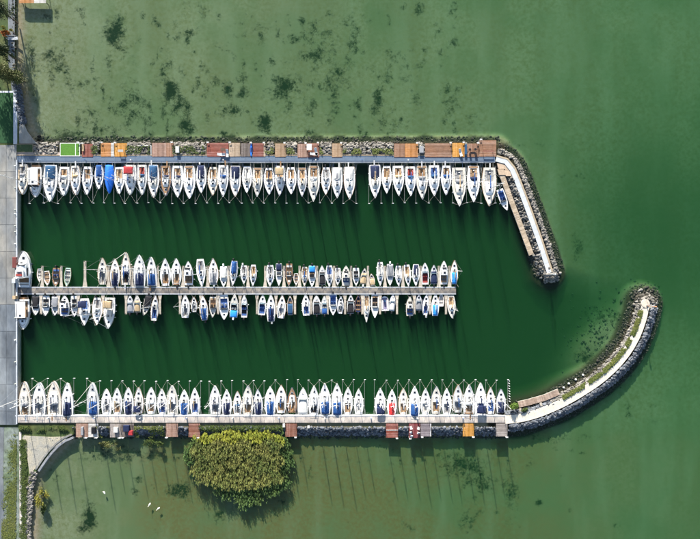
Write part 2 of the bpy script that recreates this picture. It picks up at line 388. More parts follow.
def sheet(name, pts, z, mat, kind='structure', thick=None, parent=None):
    vs = [(*XY(x, y, z), z) for x, y in pts]; mb = MB()
    if thick:
        n_ = len(vs); lo = [(x, y, z - thick) for x, y, _ in vs]
        mb.add(vs + lo, [tuple(range(n_))] + [(i, i + n_, (i + 1) % n_ + n_, (i + 1) % n_) for i in range(n_)])
    else: mb.add(vs, [tuple(range(len(vs)))])
    o = mb.build(name, mat, parent)
    bpy_fix(o); return tag(o, kind=kind) if parent is None else o
def bpy_fix(o):
    import bmesh
    b = bmesh.new(); b.from_mesh(o.data); bmesh.ops.recalc_face_normals(b, faces=b.faces)
    up = sum(f.normal.z * f.calc_area() for f in b.faces)
    if up < -1e-4 and all(abs(f.normal.z) > .99 for f in b.faces): bmesh.ops.reverse_faces(b, faces=b.faces)
    b.to_mesh(o.data); b.free()
FAR = -900
sheet('ground', [(FAR, -800), (12, -800), (15, 0), (14.5, 60), (17, 84), (18, 100), (19, 145), (34, 145), (34, 157), (15, 157), (15, 160), (FAR, 160)], .82, grassm, thick=.9)
sheet('ground', [(FAR, 422), (20, 422), (20, 424), (74, 424), (74, 434), (57, 445), (43, 461), (34, 475), (31, 490), (28, 539), (22, 900), (FAR, 900)], .80, grassm, thick=.9)
# quay
q = tag(link('quay', None), kind='structure')
sheet('quay_base', [(FAR, 159), (16.7, 159), (16.7, 423), (FAR, 423)], 1.06, conc, parent=q, thick=1.6)
for x0, x1, st in ((-60, 6.1, 26.6), (6.35, 16.4, 26.6)):
    y = 145.2
    while y < 425:
        y1 = min(y + st, 425)
        o = sheet('slab', [(x0, y), (x1, y), (x1, y1 - .35), (x0, y1 - .35)], 1.14, concb if y > 296 else conc, parent=q, thick=.1)
        y = y1
mb = MB(); a = P(16.65, 160, 1.2); b = P(16.65, 424, 1.2)
mb.box(((a[0] + b[0]) / 2, (a[1] + b[1]) / 2, 1.13), (.28, abs(a[1] - b[1]), .22)); mb.build('edge_kerb', jetb2, q)
for i, y in enumerate((166, 188, 210, 214, 226, 232, 244, 300, 318, 340, 362, 384, 404)):
    p = P(15.2, y, 1.3); bl = thing('bollard', '%s mooring bollard from the top on the quay edge' % ordw(i + 1), 'bollard', (p[0], p[1], 1.15), 0, 'quay bollards')
    MB().lathe([(.16, 0), (.15, .05), (.10, .08), (.10, .25), (.17, .29), (.17, .35), (.08, .38)], n=10).build('post', galv if i % 3 else whitep, bl, True)
    MB().lathe([(.22, -.005), (.22, .02)], n=10).build('base_plate', galv, bl)
def cabinet(px, py, sx, sy, h, mat, name, label, cat, rz=0):
    p = P(px, py, 1.15 + h); o = thing(name, label, cat, (p[0], p[1], 1.145), rz)
    MB().box((0, 0, h / 2), (sx, sy, h)).build('body', mat, o)
    MB().box((0, 0, h + .03), (sx + .08, sy + .08, .06), taper=.94).build('lid', mat, o)
    MB().box((sx / 2 + .011, 0, h * .55), (.02, .14, .05)).build('handle', steel, o)
cabinet(14.2, 262.5, .85, 2.6, .7, M('oxide red paint', (.16, .045, .04), .6, .2, 2), 'storage_box', 'dark red storage box on the quay beside the big white cruiser', 'box')
cabinet(13.6, 281, .8, 1.0, .9, jetb2, 'electric_cabinet', 'pale grey electric cabinet on the quay at the middle jetty', 'cabinet')
cabinet(14, 297.5, .7, .7, .8, CAN['tan'], 'refuse_bin', 'small tan refuse bin on the quay below the middle jetty', 'bin')
gw = thing('gangway', 'narrow grey gangway lying along the quay beside the middle jetty', 'gangway', (*XY(13.4, 288, 1.2), 1.15))
MB().box((0, 0, .1), (.6, 4.2, .06)).build('deck', galv, gw)
for s_ in (-1, 1): MB().box((s_ * .33, 0, .12), (.05, 4.2, .2)).build('side_rail', steel, gw)

# north shore surfaces
sheet('footpath', [(8.5, -100), (15, -100), (14.8, 0), (14.4, 58), (16.5, 92), (12, 92), (8, 60)], .85, concb, thick=.1)
sheet('sports_field', [(-200, 93), (13, 93), (13, 143), (-200, 143)], .86, fieldm, thick=.1)
sheet('pavement', [(13.3, 90), (16.8, 90), (17.2, 120), (17, 144.5), (13.3, 144.5)], .89, jetb2, thick=.12)
sheet('pavement', [(-200, 91), (12.9, 91), (12.9, 92.8), (-200, 92.8)], .89, jetb2, thick=.12)
sheet('concrete_apron', [(19, 126), (24, 124), (27, 131), (32, 138), (37, 143.6), (19.2, 143.6)], .86, conc, thick=.12)
sheet('paved_terrace', [(33.5, 152.4), (60, 152.4), (60, 156.2), (15.5, 156.2), (15.5, 152.6)], .9, M('terrace paving', (.40, .33, .29), .85, .2, 2, rand=.1), thick=.14)
lw = thing('lawn_bed', 'dark green raised lawn bed at the jetty corner by the quay', 'lawn', (*XY(24.8, 148.4, .9), .88))
MB().box((0, 0, .06), (4.1, 1.85, .12)).build('turf', M('dark lawn', (.05, .085, .035), .95, .35, 4, bump=.4), lw)
for s_ in (-1, 1):
    MB().box((0, s_ * .97, .07), (4.3, .08, .2)).build('edging', sandk, lw); MB().box((s_ * 2.09, 0, .068), (.08, 1.85, .2)).build('edging', sandk, lw)
# south shore surfaces
sheet('road', [(FAR, 427), (4, 427), (3.2, 470), (4.5, 539), (5, 800), (FAR, 800)], .85, concb, thick=.1)
sheet('verge', [(4.2, 427), (18.8, 427), (19.3, 539), (19.5, 800), (5.2, 800), (4.7, 539), (3.4, 470)], .845, vergem, thick=.1)
sheet('kerb_path', [(19.1, 432), (21.2, 432), (21.7, 470), (23.2, 539), (24, 800), (19.9, 800), (19.6, 539)], .91, M('pale kerb stone', (.55, .50, .46), .8, .12, 1, rand=.05), thick=.14)
sheet('gravel_beach', [(22.3, 438), (24, 435.5), (50, 437), (68, 436.5), (66, 439), (50, 451), (39, 463), (33, 471), (29.5, 474), (28, 462), (26, 450)], .865, gravel, thick=.1)
def strip(name, pl, w0, z, mat, seg=None, parent=None, th=.15, off=0.0, gap=.02):
    """slabs along a photo-pixel polyline, w0 metres wide"""
    pts = [Vector(XY(x, y, z)) for x, y in pl]
    pieces = []
    L = []
    for i, p in enumerate(pts):
        d = (pts[min(i + 1, len(pts) - 1)] - pts[max(i - 1, 0)]).normalized(); nn = Vector((-d.y, d.x)); L.append((p + nn * off, d, nn))
    for (p, d, nn), (p2, d2, n2) in zip(L[:-1], L[1:]):
        a0 = p + d * gap / 2; a1 = p2 - d2 * gap / 2
        c = [a0 + nn * w0 / 2, a0 - nn * w0 / 2, a1 - n2 * w0 / 2, a1 + n2 * w0 / 2]
        org = (p + p2) / 2
        mb = MB(); mb.add([(v.x - org.x, v.y - org.y, 0) for v in c] + [(v.x - org.x, v.y - org.y, -th) for v in c], [(0, 1, 2, 3), (7, 6, 5, 4), (0, 4, 5, 1), (1, 5, 6, 2), (2, 6, 7, 3), (3, 7, 4, 0)])
        o = mb.build(name, mat, parent); o.location = (org.x, org.y, z); pieces.append(o)
    return pieces
ret = thing('retaining_kerb', 'double concrete kerb curving round the gravel beach', 'kerb', (0, 0, 0))
kp = resample(smooth_pl([(72, 435.5), (63, 439), (54, 446.5), (45, 457), (36.5, 470)]), 9)
strip('kerb_stone', kp, .5, .93, M('grey kerb', (.24, .25, .27), .85, .2, 1.5, rand=.1), parent=ret, th=.8, off=.55)
strip('kerb_stone', kp, .40, .97, conc, parent=ret, th=.8, off=-.3)

# ------------------------------------------------------------------ stones
ICO_V = []; ph = (1 + 5 ** .5) / 2
for a_, b_ in ((-1, ph), (1, ph), (-1, -ph), (1, -ph)): ICO_V.append((a_, b_, 0))
for a_, b_ in ((-1, ph), (1, ph), (-1, -ph), (1, -ph)): ICO_V.append((0, a_, b_))
for a_, b_ in ((ph, -1), (ph, 1), (-ph, -1), (-ph, 1)): ICO_V.append((a_, 0, b_))
ICO_V = np.array(ICO_V) / math.hypot(1, ph)
ICO_F = np.array([(0, 11, 5), (0, 5, 1), (0, 1, 7), (0, 7, 10), (0, 10, 11), (1, 5, 9), (5, 11, 4), (11, 10, 2), (10, 7, 6), (7, 1, 8), (3, 9, 4), (3, 4, 2), (3, 2, 6), (3, 6, 8), (3, 8, 9), (4, 9, 5), (2, 4, 11), (6, 2, 10), (8, 6, 7), (9, 8, 1)])
def rocks_at(name, px, py, smin, smax, mat, label, cat='stones', lift=.0, zover=None):
    k = len(px); X = (px - 350) * S; Y = (269.5 - py) * S
    Z = bed_z(px, py) if zover is None else np.full(k, zover)
    sz = smin + (smax - smin) * rng.random(k) ** 2
    V = ICO_V[None] * (1 + rng.uniform(-.28, .28, (k, 12, 1)))
    V = V * (sz[:, None, None] * rng.uniform(.65, 1.25, (k, 1, 3)) * .5); V[:, :, 2] *= .75
    an = rng.uniform(0, 2 * PI, k); ca, sa = np.cos(an)[:, None], np.sin(an)[:, None]
    x = V[:, :, 0] * ca - V[:, :, 1] * sa; y = V[:, :, 0] * sa + V[:, :, 1] * ca
    W = np.stack([x + X[:, None], y + Y[:, None], V[:, :, 2] + (Z + lift + sz * .12)[:, None]], -1)
    F = ICO_F[None] + (np.arange(k) * 12)[:, None, None]
    return np_obj(name, W.reshape(-1, 3), F.reshape(-1, 3), mat, 'stuff', label, cat)
DECKS = []
def clear(px, py, m=.6):
    ok = np.ones(len(px), bool)
    for x0, x1, y0, y1 in DECKS: ok &= ~((px > x0 - m) & (px < x1 + m) & (py > y0 - m) & (py < y1 + m))
    return px[ok], py[ok]
def along(pl, o0, o1, k):
    return clear(*along0(pl, o0, o1, k))
def along0(pl, o0, o1, k):
    pl = np.array(pl, float); d = np.hypot(*np.diff(pl, axis=0).T); c = np.concatenate([[0], np.cumsum(d)])
    t_ = rng.uniform(0, c[-1], k); i = np.clip(np.searchsorted(c, t_) - 1, 0, len(d) - 1); f = (t_ - c[i]) / d[i]
    p = pl[i] + (pl[i + 1] - pl[i]) * f[:, None]; u = (pl[i + 1] - pl[i]) / d[i][:, None]; nn = np.stack([-u[:, 1], u[:, 0]], -1)   # +: right hand side seen in the picture going along
    p = p + nn * rng.uniform(o0, o1, k)[:, None]; return p[:, 0], p[:, 1]
NP = [(60, 80, 143, 156.3, 'green', 'bright green turf deck with white border above the top jetty', ()),
      (82, 93, 144, 157, 'red', 'red wooden deck just right of the green turf deck', ()),
      (101, 114, 143, 156.6, 'orange', 'orange brown deck with a pale strip, left of the amber deck', ((111, 'white'),)),
      (114.6, 127, 143.3, 156.6, 'amber', 'amber orange deck with a small table, left half of top jetty', ()),
      (152, 173.5, 143, 156.6, 'pink', 'wide pinkish brown deck above the top jetty, left half', ((166.3, 'brown'),)),
      (207, 228.6, 143, 156.6, 'red', 'dark red deck with white loungers above the top jetty', ()),
      (229, 240, 143, 156.6, 'pale', 'pale striped deck directly right of the dark red deck', ()),
      (240.6, 252.4, 143.3, 156.6, 'dark', 'dark grey brown deck with a bright blue strip', ()),
      (252.8, 265.5, 143.3, 156.6, 'red', 'red brown deck directly right of the dark deck with blue strip', ((263.6, 'pale'),)),
      (275, 286, 143.5, 157, 'tan', 'lone tan deck between two beds of boulders near the centre', ()),
      (297.6, 307, 143.8, 157.5, 'pink', 'pinkish deck left of the white table above the top jetty', ()),
      (307.4, 319.3, 143.3, 157.5, 'redbrown', 'brown deck with white table and loungers near the centre', ()),
      (332, 342.3, 143.5, 157.3, 'tan', 'tan striped deck, last before the long bare boulder bed', ()),
      (394, 418, 143.6, 157.3, 'brown', 'wide two tone brown deck right of the long boulder bed', ((405, 'orange'),)),
      (425, 451.5, 143.4, 157.3, 'brown', 'widest brown deck left of the amber deck on the right', ()),
      (452.3, 464.5, 143, 157.2, 'amber', 'amber orange deck with a white lounger on the right', ()),
      (467.2, 478.8, 143.6, 157.2, 'brown', 'brown deck with dark furniture right of the amber deck', ()),
      (479.3, 496.2, 140.2, 156.6, 'brown', 'deep brown deck at the right end of the top jetty', ())]
SP = [(76, 88, 423.6, 437, 'pink', 'pinkish deck at the left end below the bottom jetty', ()), (88.4, 98.3, 423.6, 437, 'white', 'white deck with dark box, second below the bottom jetty', ()),
      (110, 121.5, 423.6, 437.2, 'grey', 'pale grey deck left of the dark cluttered deck below bottom jetty', ()), (122, 134, 423.6, 437, 'dark', 'dark cluttered deck with tarpaulin below the bottom jetty', ()),
      (166, 178, 423.6, 436.8, 'pink', 'pinkish brown deck left of the red brown one by the reeds', ()), (188.6, 200, 423.6, 437, 'redbrown', 'red brown deck at the upper left of the reeds', ()),
      (285.4, 297, 423.6, 436.6, 'redbrown', 'red brown deck at the upper right of the reeds', ()),
      (386, 398, 423.6, 437.5, 'red', 'red deck with a pale cross line below the bottom jetty', ()), (408.8, 420, 423.6, 437.8, 'crimson', 'crimson deck with white chairs below the bottom jetty', ()), (420.6, 431.4, 423.6, 436.3, 'mauve', 'mauve grey deck with a white edge board below the bottom jetty', ()),
      (462.8, 474, 423.6, 436.2, 'amber', 'amber orange deck below the right half of the bottom jetty', ()), (496, 507.4, 423.6, 436.3, 'grey', 'pale grey pink deck below the right end of bottom jetty', ())]
DECKS += [a_[:4] for a_ in NP + SP] + [(496, 512, 160, 177)]
rocks_at('stone_revetment', *along([(36, 149.5), (497, 149.5)], -6.5, 7, 5200), .35, .95, stone, 'pale boulders heaped between the decks along the top jetty', lift=.05)
rocks_at('submerged_stones', *along([(30, 142), (500, 142)], -6, 2, 1100), .2, .7, stoned, 'dark wet stones in the shallows above the top jetty')
rocks_at('stone_revetment', *along([(75, 428), (505, 428)], -2, 7.5, 3600), .4, .95, stone_shade, 'boulders tinted blue grey for shade below the bottom jetty', lift=.05)
rocks_at('submerged_stones', *along([(72, 437), (505, 436.5)], -2, 2.5, 900), .3, .8, stoned, 'dark wet stones in the shallows below the bottom jetty')
rocks_at('stone_revetment', *along(N_ARM, -9.6, -4.6, 1700), .3, .9, stone, 'pale boulders on the lake side of the short straight breakwater', lift=.02)
rocks_at('stone_revetment', *along(N_ARM[14:], 4, 10.5, 620), .4, .95, stone, 'boulders between the straight breakwater path and the wooden pontoon')
x1, y1 = rng.normal(550, 3.2, 230), rng.normal(276, 3.2, 230)
rocks_at('stone_revetment', x1, y1, .45, 1.0, stone, 'boulders round the lower tip of the straight breakwater')
rocks_at('submerged_stones', *along(N_ARM, -17, -9, 700), .2, .5, stoned, 'dark weedy stones underwater beside the straight breakwater')
rocks_at('submerged_stones', *along(N_ARM[26:], 6, 14, 260), .3, .9, stoned, 'dark weedy stones underwater on the basin side of straight breakwater')
rocks_at('stone_revetment', *along(S_ARM, 4.2, 11.4, 2500), .4, 1.0, stone_shade, 'shade-tinted boulders along the outer side of the curved breakwater', lift=.05)
rocks_at('stone_revetment', *along(S_ARM[14:], -10, -4.2, 1500), .3, .75, stone, 'pale boulders along the inner side of the curved breakwater', lift=.06)
x1, y1 = rng.normal(645, 4.3, 280), rng.normal(302, 4.2, 280)
rocks_at('stone_revetment', x1, y1, .4, .95, stone, 'boulders round the head of the curved breakwater')
rocks_at('stone_revetment', *along(S_ARM[:16], -9, -4.4, 420), .35, .8, stone_shade, 'shade-tinted boulders between the pinkish pontoon and the curved path')  # dark tinted stones stand in for the blue shade beside the pontoon
rocks_at('submerged_stones', *along(S_ARM, 11, 19, 800), .2, .5, stoned, 'dark weedy stones underwater outside the curved breakwater')
rocks_at('submerged_stones', *along(S_ARM[15:], -17, -10, 650), .2, .6, stoned, 'dark weedy stones underwater inside the curved breakwater')
x1, y1 = rng.normal(645, 8, 420), rng.normal(297, 6, 420)
rocks_at('submerged_stones', x1, y1, .3, .9, stoned, 'dark weedy stones underwater round the curved breakwater head')
x1, y1 = rng.normal(603, 17, 300), rng.normal(338, 20, 300)
rocks_at('submerged_stones', x1, y1, .2, .75, stoned, 'scattered dark stones on the shoal inside the curved breakwater')
rocks_at('stone_revetment', *along([(18, 84), (21.5, 100), (23, 116), (26, 126)], -3.5, 3.6, 700), .25, .7, stone_shade, 'shade-tinted stones piled on the shore beside the sports field', lift=.35)
rocks_at('stone_revetment', *along([(15.5, -10), (16.3, 30), (15.6, 62), (19, 84)], -1.2, 1.8, 320), .35, .8, stoned, 'dark stones edging the footpath at the water', lift=.25)
rocks_at('stone_revetment', *along([(36, 470), (33, 485), (30.5, 510), (28.5, 545)], -3, 3.2, 650), .35, .8, stone, 'pale boulders along the shore below the gravel beach', lift=.3)
rocks_at('stone_revetment', *along([(50, 437), (75, 434.5)], -3, 2, 160), .3, .7, stone_shade, 'grey stones at the upper end of the gravel beach', lift=.3)

# ------------------------------------------------------------------ jetties and breakwaters
def walkway(name, label, pl, seg, widths, z, th=.9):
    o = thing(name, label, 'jetty'); 
    for nm, wd, off, dz, mat in widths: strip(nm, resample(pl, seg), wd, z + dz, mat, parent=o, th=th, off=off)
    return o
jn = walkway('jetty', 'long blue grey slab jetty along the top row of boats', [(15, 158.9), (496, 158.9)], 10, [('slab', 1.25, .12, 0, jetb), ('edge_beam', .32, -.70, -.10, jetb2), ('kerb', .22, .92, .06, sandk)], 1.0)
js = walkway('jetty', 'long pale slab jetty along the bottom row of boats', [(15, 419.4), (505, 419.4)], 10, [('slab', 1.55, 0, 0, jetw), ('kerb', .2, .9, .05, jetb2)], 1.1)
jm = walkway('jetty', 'long brown grey middle jetty with finger piers on both sides', [(18, 290.6), (456, 290.6)], 9, [('slab', 1.45, 0, 0, midw), ('edge_beam', .2, .83, .03, jetb2), ('edge_beam', .2, -.83, .03, jetb2)], .75, th=.3)
for x in range(24, 456, 18):
    for s_ in (-1, 1):
        p = P(x, 290.6 + s_ * 2.2, .4); MB().tube((p[0], p[1], -2.9), (p[0], p[1], .46), .13, 8).build('pile', pier, jm)
def finger(px, up, length, wd=.5):
    z = .62; x, y0 = XY(px, 287 if up else 294.2, z); s_ = 1 if up else -1; Lm = length * S
    f = MB(); nb = int(Lm / .3)
    for k in range(nb):
        t_ = k / nb; wk = wd + max(0, .28 - t_) * 3.2 * wd
        f.box((0, s_ * (k + .5) * Lm / nb, 0), (wk, Lm / nb - .03, .06))
    o = f.build('finger_pier', fing, jm); o.location = (x, y0, z)
    g = MB(); [g.box((q * (wd / 2 - .04), s_ * Lm / 2, -.1), (.07, Lm, .12)) for q in (-1, 1)]; g.build('bearer', galv, o)
    MB().tube((0, s_ * (Lm - .15), -3.2), (0, s_ * (Lm - .15), .45), .09, 8).build('end_pile', pier, o)
for x in (42.3, 61.3, 108.6, 132, 158, 183, 207.6, 228.4, 248, 265.2, 284, 299.6, 317, 334, 351, 368, 385, 403, 420.5, 438.8, 449.5): finger(x, True, 21)
finger(85, True, 26, .6)
for x in (41, 58.5, 78.3, 103, 126, 160, 180, 201, 218, 240, 257, 276, 295, 311, 327.5, 345, 362.4, 380, 397, 414.4, 430, 446): finger(x, False, 20)

bw = walkway('breakwater', 'short straight breakwater with a pale walkway on the right end', N_ARM, 10, [('slab', 1.15, .1, 0, patha), ('kerb', .42, .9, .04, sandk)], 1.08, th=1.4)
o = thing('terrace', 'small sand coloured terrace where the top jetty meets the breakwater', 'terrace')
for k, (a_, b_, c_, d_) in enumerate(((497, 503.5, 163, 169), (497.5, 504, 169.3, 175), (503.8, 508.5, 165, 170), (504.3, 510, 170.3, 176))):
    sheet('paving_slab', [(a_, c_), (b_, c_), (b_ + 1.6, d_), (a_ + 1.6, d_)], .95 + .004 * k, M('terrace sandstone', (.46, .35, .25), .85, .2, 2, rand=.15), parent=o, thick=.5)
bw2 = walkway('breakwater', 'long curved breakwater with a cream walkway at lower right', S_ARM, 10, [('slab', 1.85, 0, 0, pathm), ('kerb', .14, -1.03, .05, pathm)], 1.1, th=1.4)
hd = MB().lathe([(1.05, -.6), (1.05, .03), (1.0, .06)], n=18).build('head_slab', M('head slab', (.62, .52, .43), .8, .12, 1.2), bw2); hd.location = (*XY(645.6, 303.6, 1.15), 1.12)
def beacon(px, py, label, col, h):
    p = XY(px, py, 1.1); o = thing('harbour_beacon', label, 'beacon', (*p, 1.08))
    MB().lathe([(.35, 0), (.35, .15), (.2, .2)], n=12).build('foot', conc, o)
    MB().tube((0, 0, .2), (0, 0, h), .09, 8).build('pole', col, o, True)
    MB().lathe([(.16, h), (.2, h + .05), (.2, h + .4), (.1, h + .55)], n=10).build('lantern', col, o, True)
    MB().box((0, .12, h * .55), (.5, .04, .7)).build('board', whitep, o)
beacon(647.2, 305.8, 'tan harbour beacon on the head of the curved breakwater', M('beacon tan', (.45, .22, .12), .5, .1, 3), 3.0)
beacon(549.6, 274.2, 'white harbour beacon at the tip of the straight breakwater', whitep, 3.0)

plank = {}
def woodm(nm, c): 
    if nm not in plank: plank[nm] = M('planks ' + nm, c, .8, .32, 1.1, stretch=(1, 2.5, 1), island=.32, rand=.1, col2=tuple(v * .55 + .07 for v in c), scale2=.5)
    return plank[nm]
WOOD = {'brown': (.30, .145, .075), 'tan': (.37, .235, .13), 'pink': (.36, .21, .15), 'orange': (.46, .185, .035), 'amber': (.56, .25, .02), 'red': (.25, .055, .03), 'redbrown': (.24, .085, .045), 'dark': (.13, .10, .085),
        'pale': (.42, .31, .21), 'green': (.085, .26, .025), 'grey': (.36, .31, .28), 'mauve': (.24, .20, .22), 'crimson': (.22, .025, .03), 'white': (.62, .60, .57)}
def boards(name, sx, sy, z, mat, parent, cross=True, wd=.16):
    """plank deck sx by sy centred on the parent origin"""
    m_ = MB()
    if cross:
        k = max(3, round(sx / wd)); st = sx / k
        for i in range(k): m_.box((-sx / 2 + (i + .5) * st, 0, z + random.uniform(-.004, .004)), (st - .015, sy + random.uniform(-.02, .02), .04))
    else:
        k = max(3, round(sy / wd)); st = sy / k
        for i in range(k): m_.box((0, -sy / 2 + (i + .5) * st, z + random.uniform(-.004, .004)), (sx + random.uniform(-.02, .02), st - .015, .04))
    return tag(m_.build(name, mat, parent), kind='stuff')
def pontoon(pts, wd, z, label, mat):
    o = thing('pontoon', label, 'pontoon')
    pl = [Vector(XY(x, y, z)) for x, y in pts]; m_ = MB()
    rs = resample([(p.x, p.y) for p in pl], .25)
    for a_, b_ in zip(rs[:-1], rs[1:]):
        an = math.atan2(b_[1] - a_[1], b_[0] - a_[0]); m_.box(((a_[0] + b_[0]) / 2, (a_[1] + b_[1]) / 2, z), (.23, wd, .06), an)
    tag(m_.build('boards', mat, o), kind='stuff')
    for s_ in (-1, 1):
        pp = []
        for i, p in enumerate(pl):
            d = (pl[min(i + 1, len(pl) - 1)] - pl[max(i - 1, 0)]).normalized(); pp.append((p.x - d.y * s_ * (wd / 2 - .05), p.y + d.x * s_ * (wd / 2 - .05), z - .12))
        MB().path(pp, .09, 6).build('side_beam', galv, o)
    for i in range(0, len(rs), 16):
        for s_ in (-1, 1):
            j = min(i + 1, len(rs) - 1); an = math.atan2(rs[j][1] - rs[j - 1][1], rs[j][0] - rs[j - 1][0])
            x, y = rs[i][0] - math.sin(an) * s_ * wd * .4, rs[i][1] + math.cos(an) * s_ * wd * .4
            MB().tube((x, y, -2.8), (x, y, z - .05), .1, 7).build('pile', pier, o)
    return o
pontoon([(500.5, 171), (509.5, 196), (520, 224), (531.3, 254.5)], 1.25, .8, 'pale wooden pontoon beside the straight breakwater', woodm('pontoon', (.46, .36, .25)))
p2 = pontoon([(518.5, 404.5), (530, 401.8), (545, 397.5), (559, 391.6)], 1.5, .85, 'pinkish wooden pontoon inside the curved breakwater', woodm('pontoon pink', (.42, .30, .225)))
for a_, b_ in (((540.5, 402.5), (542.5, 408)), ((520, 408.5), (521.5, 414))):
    strip('gangway', [a_, b_], .55, .88, fing, parent=p2, th=.08)

def platform(x0, x1, y0, y1, wood, label, z=1.06, cross=True, split=(), ladder=True, side=-1, legs=True):
    cx, cy = (x0 + x1) / 2, (y0 + y1) / 2; p = XY(cx, cy, z); k = S * (H - z) / H; sx, sy = (x1 - x0) * k, (y1 - y0) * k
    o = thing('sun_deck', label, 'deck', (*p, 0), 0, 'sun decks on posts over the boulders')
    if split:
        e = [x0] + [s_[0] for s_ in split] + [x1]; cs = [wood] + [s_[1] for s_ in split]
        for a_, b_, c_ in zip(e[:-1], e[1:], cs):
            g = boards('boards', (b_ - a_) * k - .02, sy, z, woodm(c_, WOOD[c_]), o, cross); g.location = (((a_ + b_) / 2 - cx) * k, 0, 0)
    elif wood == 'green':
        MB().box((0, 0, z), (sx - .3, sy - .3, .05)).build('turf_mat', M('artificial turf', (.075, .20, .025), .95, .18, 3, bump=.3), o)
        for s_ in (-1, 1):
            MB().box((0, s_ * (sy / 2 - .07), z + .005), (sx, .13, .06)).build('border_board', whitep, o); MB().box((s_ * (sx / 2 - .07), 0, z + .008), (.13, sy - .28, .06)).build('border_board', whitep, o)
        MB().box((sx * .28, 0, z + .012), (.14, sy - .28, .06)).build('border_board', whitep, o)
    else: boards('boards', sx, sy, z, woodm(wood, WOOD[wood]), o, cross)
    for s_ in (-1, 1): MB().box((0, s_ * (sy / 2 - .2), z - .13), (sx - .1, .12, .18)).build('joist', woodm('dark', WOOD['dark']), o)
    for i in (-1, 1):
        for j in (-1, 1): MB().tube((i * (sx / 2 - .25), j * (sy / 2 - .3), -1.4), (i * (sx / 2 - .25), j * (sy / 2 - .3), z - .04), .08, 7).build('post', pier, o)
    if ladder:
        lx = (sx / 2 - .3) * random.choice((1, 1, -1)); ly = -side * (sy / 2 + .06)
        ld_ = MB()
        for q in (-.2, .2): ld_.path([(lx + q, ly + side * .35, z + .75), (lx + q, ly, z + .8), (lx + q, ly, -.5)], .045, 6)
        for r_ in range(5): ld_.tube((lx - .2, ly, .9 - r_ * .28), (lx + .2, ly, .9 - r_ * .28), .035, 6)
        ld_.build('ladder', whitep, o)
        MB().box((lx, ly - side * .02, z + .35), (.5, .3, .05)).build('step', whitep, o)
    return o
for i, (x0, x1, y0, y1, wd_, lb, sp) in enumerate(NP):
    platform(x0, x1, y0, y1, wd_, lb, split=sp, cross=(i % 3 != 2), side=-1, z=1.06)
for i, (x0, x1, y0, y1, wd_, lb, sp) in enumerate(SP):
    platform(x0, x1, y0, y1, wd_, lb, split=sp, cross=(i % 2 == 0), side=1, z=1.08)
platform(19, 46, -9, 3.2, 'orange', 'orange deck cut off by the top edge near the left corner', z=1.06, split=((34, 'white'),), side=1, ladder=False)

# furniture on the decks
def lounger(px, py, rz, label, mat=whitep, z=1.08):
    o = thing('sun_lounger', label, 'lounger', (*XY(px, py, z + .3), z), rz, 'loungers on the decks')
    MB().box((0, -.25, .32), (.62, 1.3, .08)).build('seat', mat, o)
    m_ = MB(); m_.add([(-.31, .4, .3), (.31, .4, .3), (.31, .95, .68), (-.31, .95, .68), (-.31, .4, .38), (.31, .4, .38), (.31, .92, .75), (-.31, .92, .75)], [(3, 2, 1, 0), (4, 5, 6, 7), (0, 1, 5, 4), (1, 2, 6, 5), (2, 3, 7, 6), (3, 0, 4, 7)]); m_.build('backrest', mat, o)
    for x in (-.26, .26):
        for y in (-.8, .35): MB().tube((x, y, 0), (x, y, .3), .03, 6).build('leg', mat, o)
def table(px, py, sx, sy, label, mat=whitep, z=1.08, h=.72):
    o = thing('deck_table', label, 'table', (*XY(px, py, z + h), z))
    MB().box((0, 0, h), (sx, sy, .06)).build('table_top', mat, o)
    for x in (-1, 1):
        for y in (-1, 1): MB().tube((x * (sx / 2 - .08), y * (sy / 2 - .08), 0), (x * (sx / 2 - .08), y * (sy / 2 - .08), h - .03), .035, 6).build('leg', mat, o)
def chair(px, py, rz, label, mat=whitep, z=1.08):
    o = thing('deck_chair', label, 'chair', (*XY(px, py, z + .5), z), rz, 'chairs on the decks')
    MB().box((0, 0, .45), (.52, .5, .06)).build('seat', mat, o); MB().box((0, -.27, .72), (.52, .05, .5)).build('backrest', mat, o)
    for x in (-.22, .22):
        for y in (-.2, .2): MB().tube((x, y, 0), (x, y, .43), .025, 6).build('leg', mat, o)
lounger(221.5, 154.6, PI / 2, 'left white lounger on the dark red deck'); lounger(227.3, 153.5, 0, 'right white lounger on the dark red deck')
table(223, 149.5, 1.1, .7, 'dark table on the dark red deck', M('dark teak', (.10, .06, .04), .6, .2, 4))
table(309.2, 147, 1.2, 1.5, 'white square table between two brown decks near the centre'); lounger(314, 154, PI / 2, 'left white lounger on the brown central deck'); lounger(316, 151.8, .2, 'right white lounger on the brown central deck')
table(120.5, 150.8, 1.3, .6, 'grey table on the left amber deck', M('grey table top', (.38, .36, .34), .6, .1, 4)); lounger(460.5, 152.8, .3, 'white lounger on the right hand amber deck', z=1.08)
table(473, 153, 1.3, .5, 'dark table on the deck right of the right amber deck', blackp); chair(470, 149.5, 0, 'left dark chair on deck right of the right amber deck', blackp); chair(475.5, 149.2, .4, 'right dark chair on deck right of the right amber deck', blackp)
table(488.5, 151.2, 2.6, .5, 'long brown table on the deep deck at the right end', woodm('redbrown', WOOD['redbrown'])); 
for i, (x, y) in enumerate(((411, 427.5), (411, 432.5), (418.6, 428), (418.4, 433), (411.4, 436.2))): chair(x, y, random.uniform(-.5, .5) + (PI if y > 430 else 0), '%s white chair on the crimson deck' % ('upper left', 'middle left', 'upper right', 'lower right', 'lowest left')[i])
cb = thing('paddle_board', 'bright blue paddle board lying on the dark deck', 'board', (*XY(251.2, 150, 1.2), 1.13))
MB().loft([[(x * wd_, y, z) for x, z in ((-1, 0), (-.8, .08), (.8, .08), (1, 0), (.8, -.035), (-.8, -.035))] for y, wd_ in ((-1.55, .05), (-1.3, .2), (-.6, .27), (.4, .27), (1.2, .2), (1.55, .06))], True).build('hull', CAN['bright'], cb)
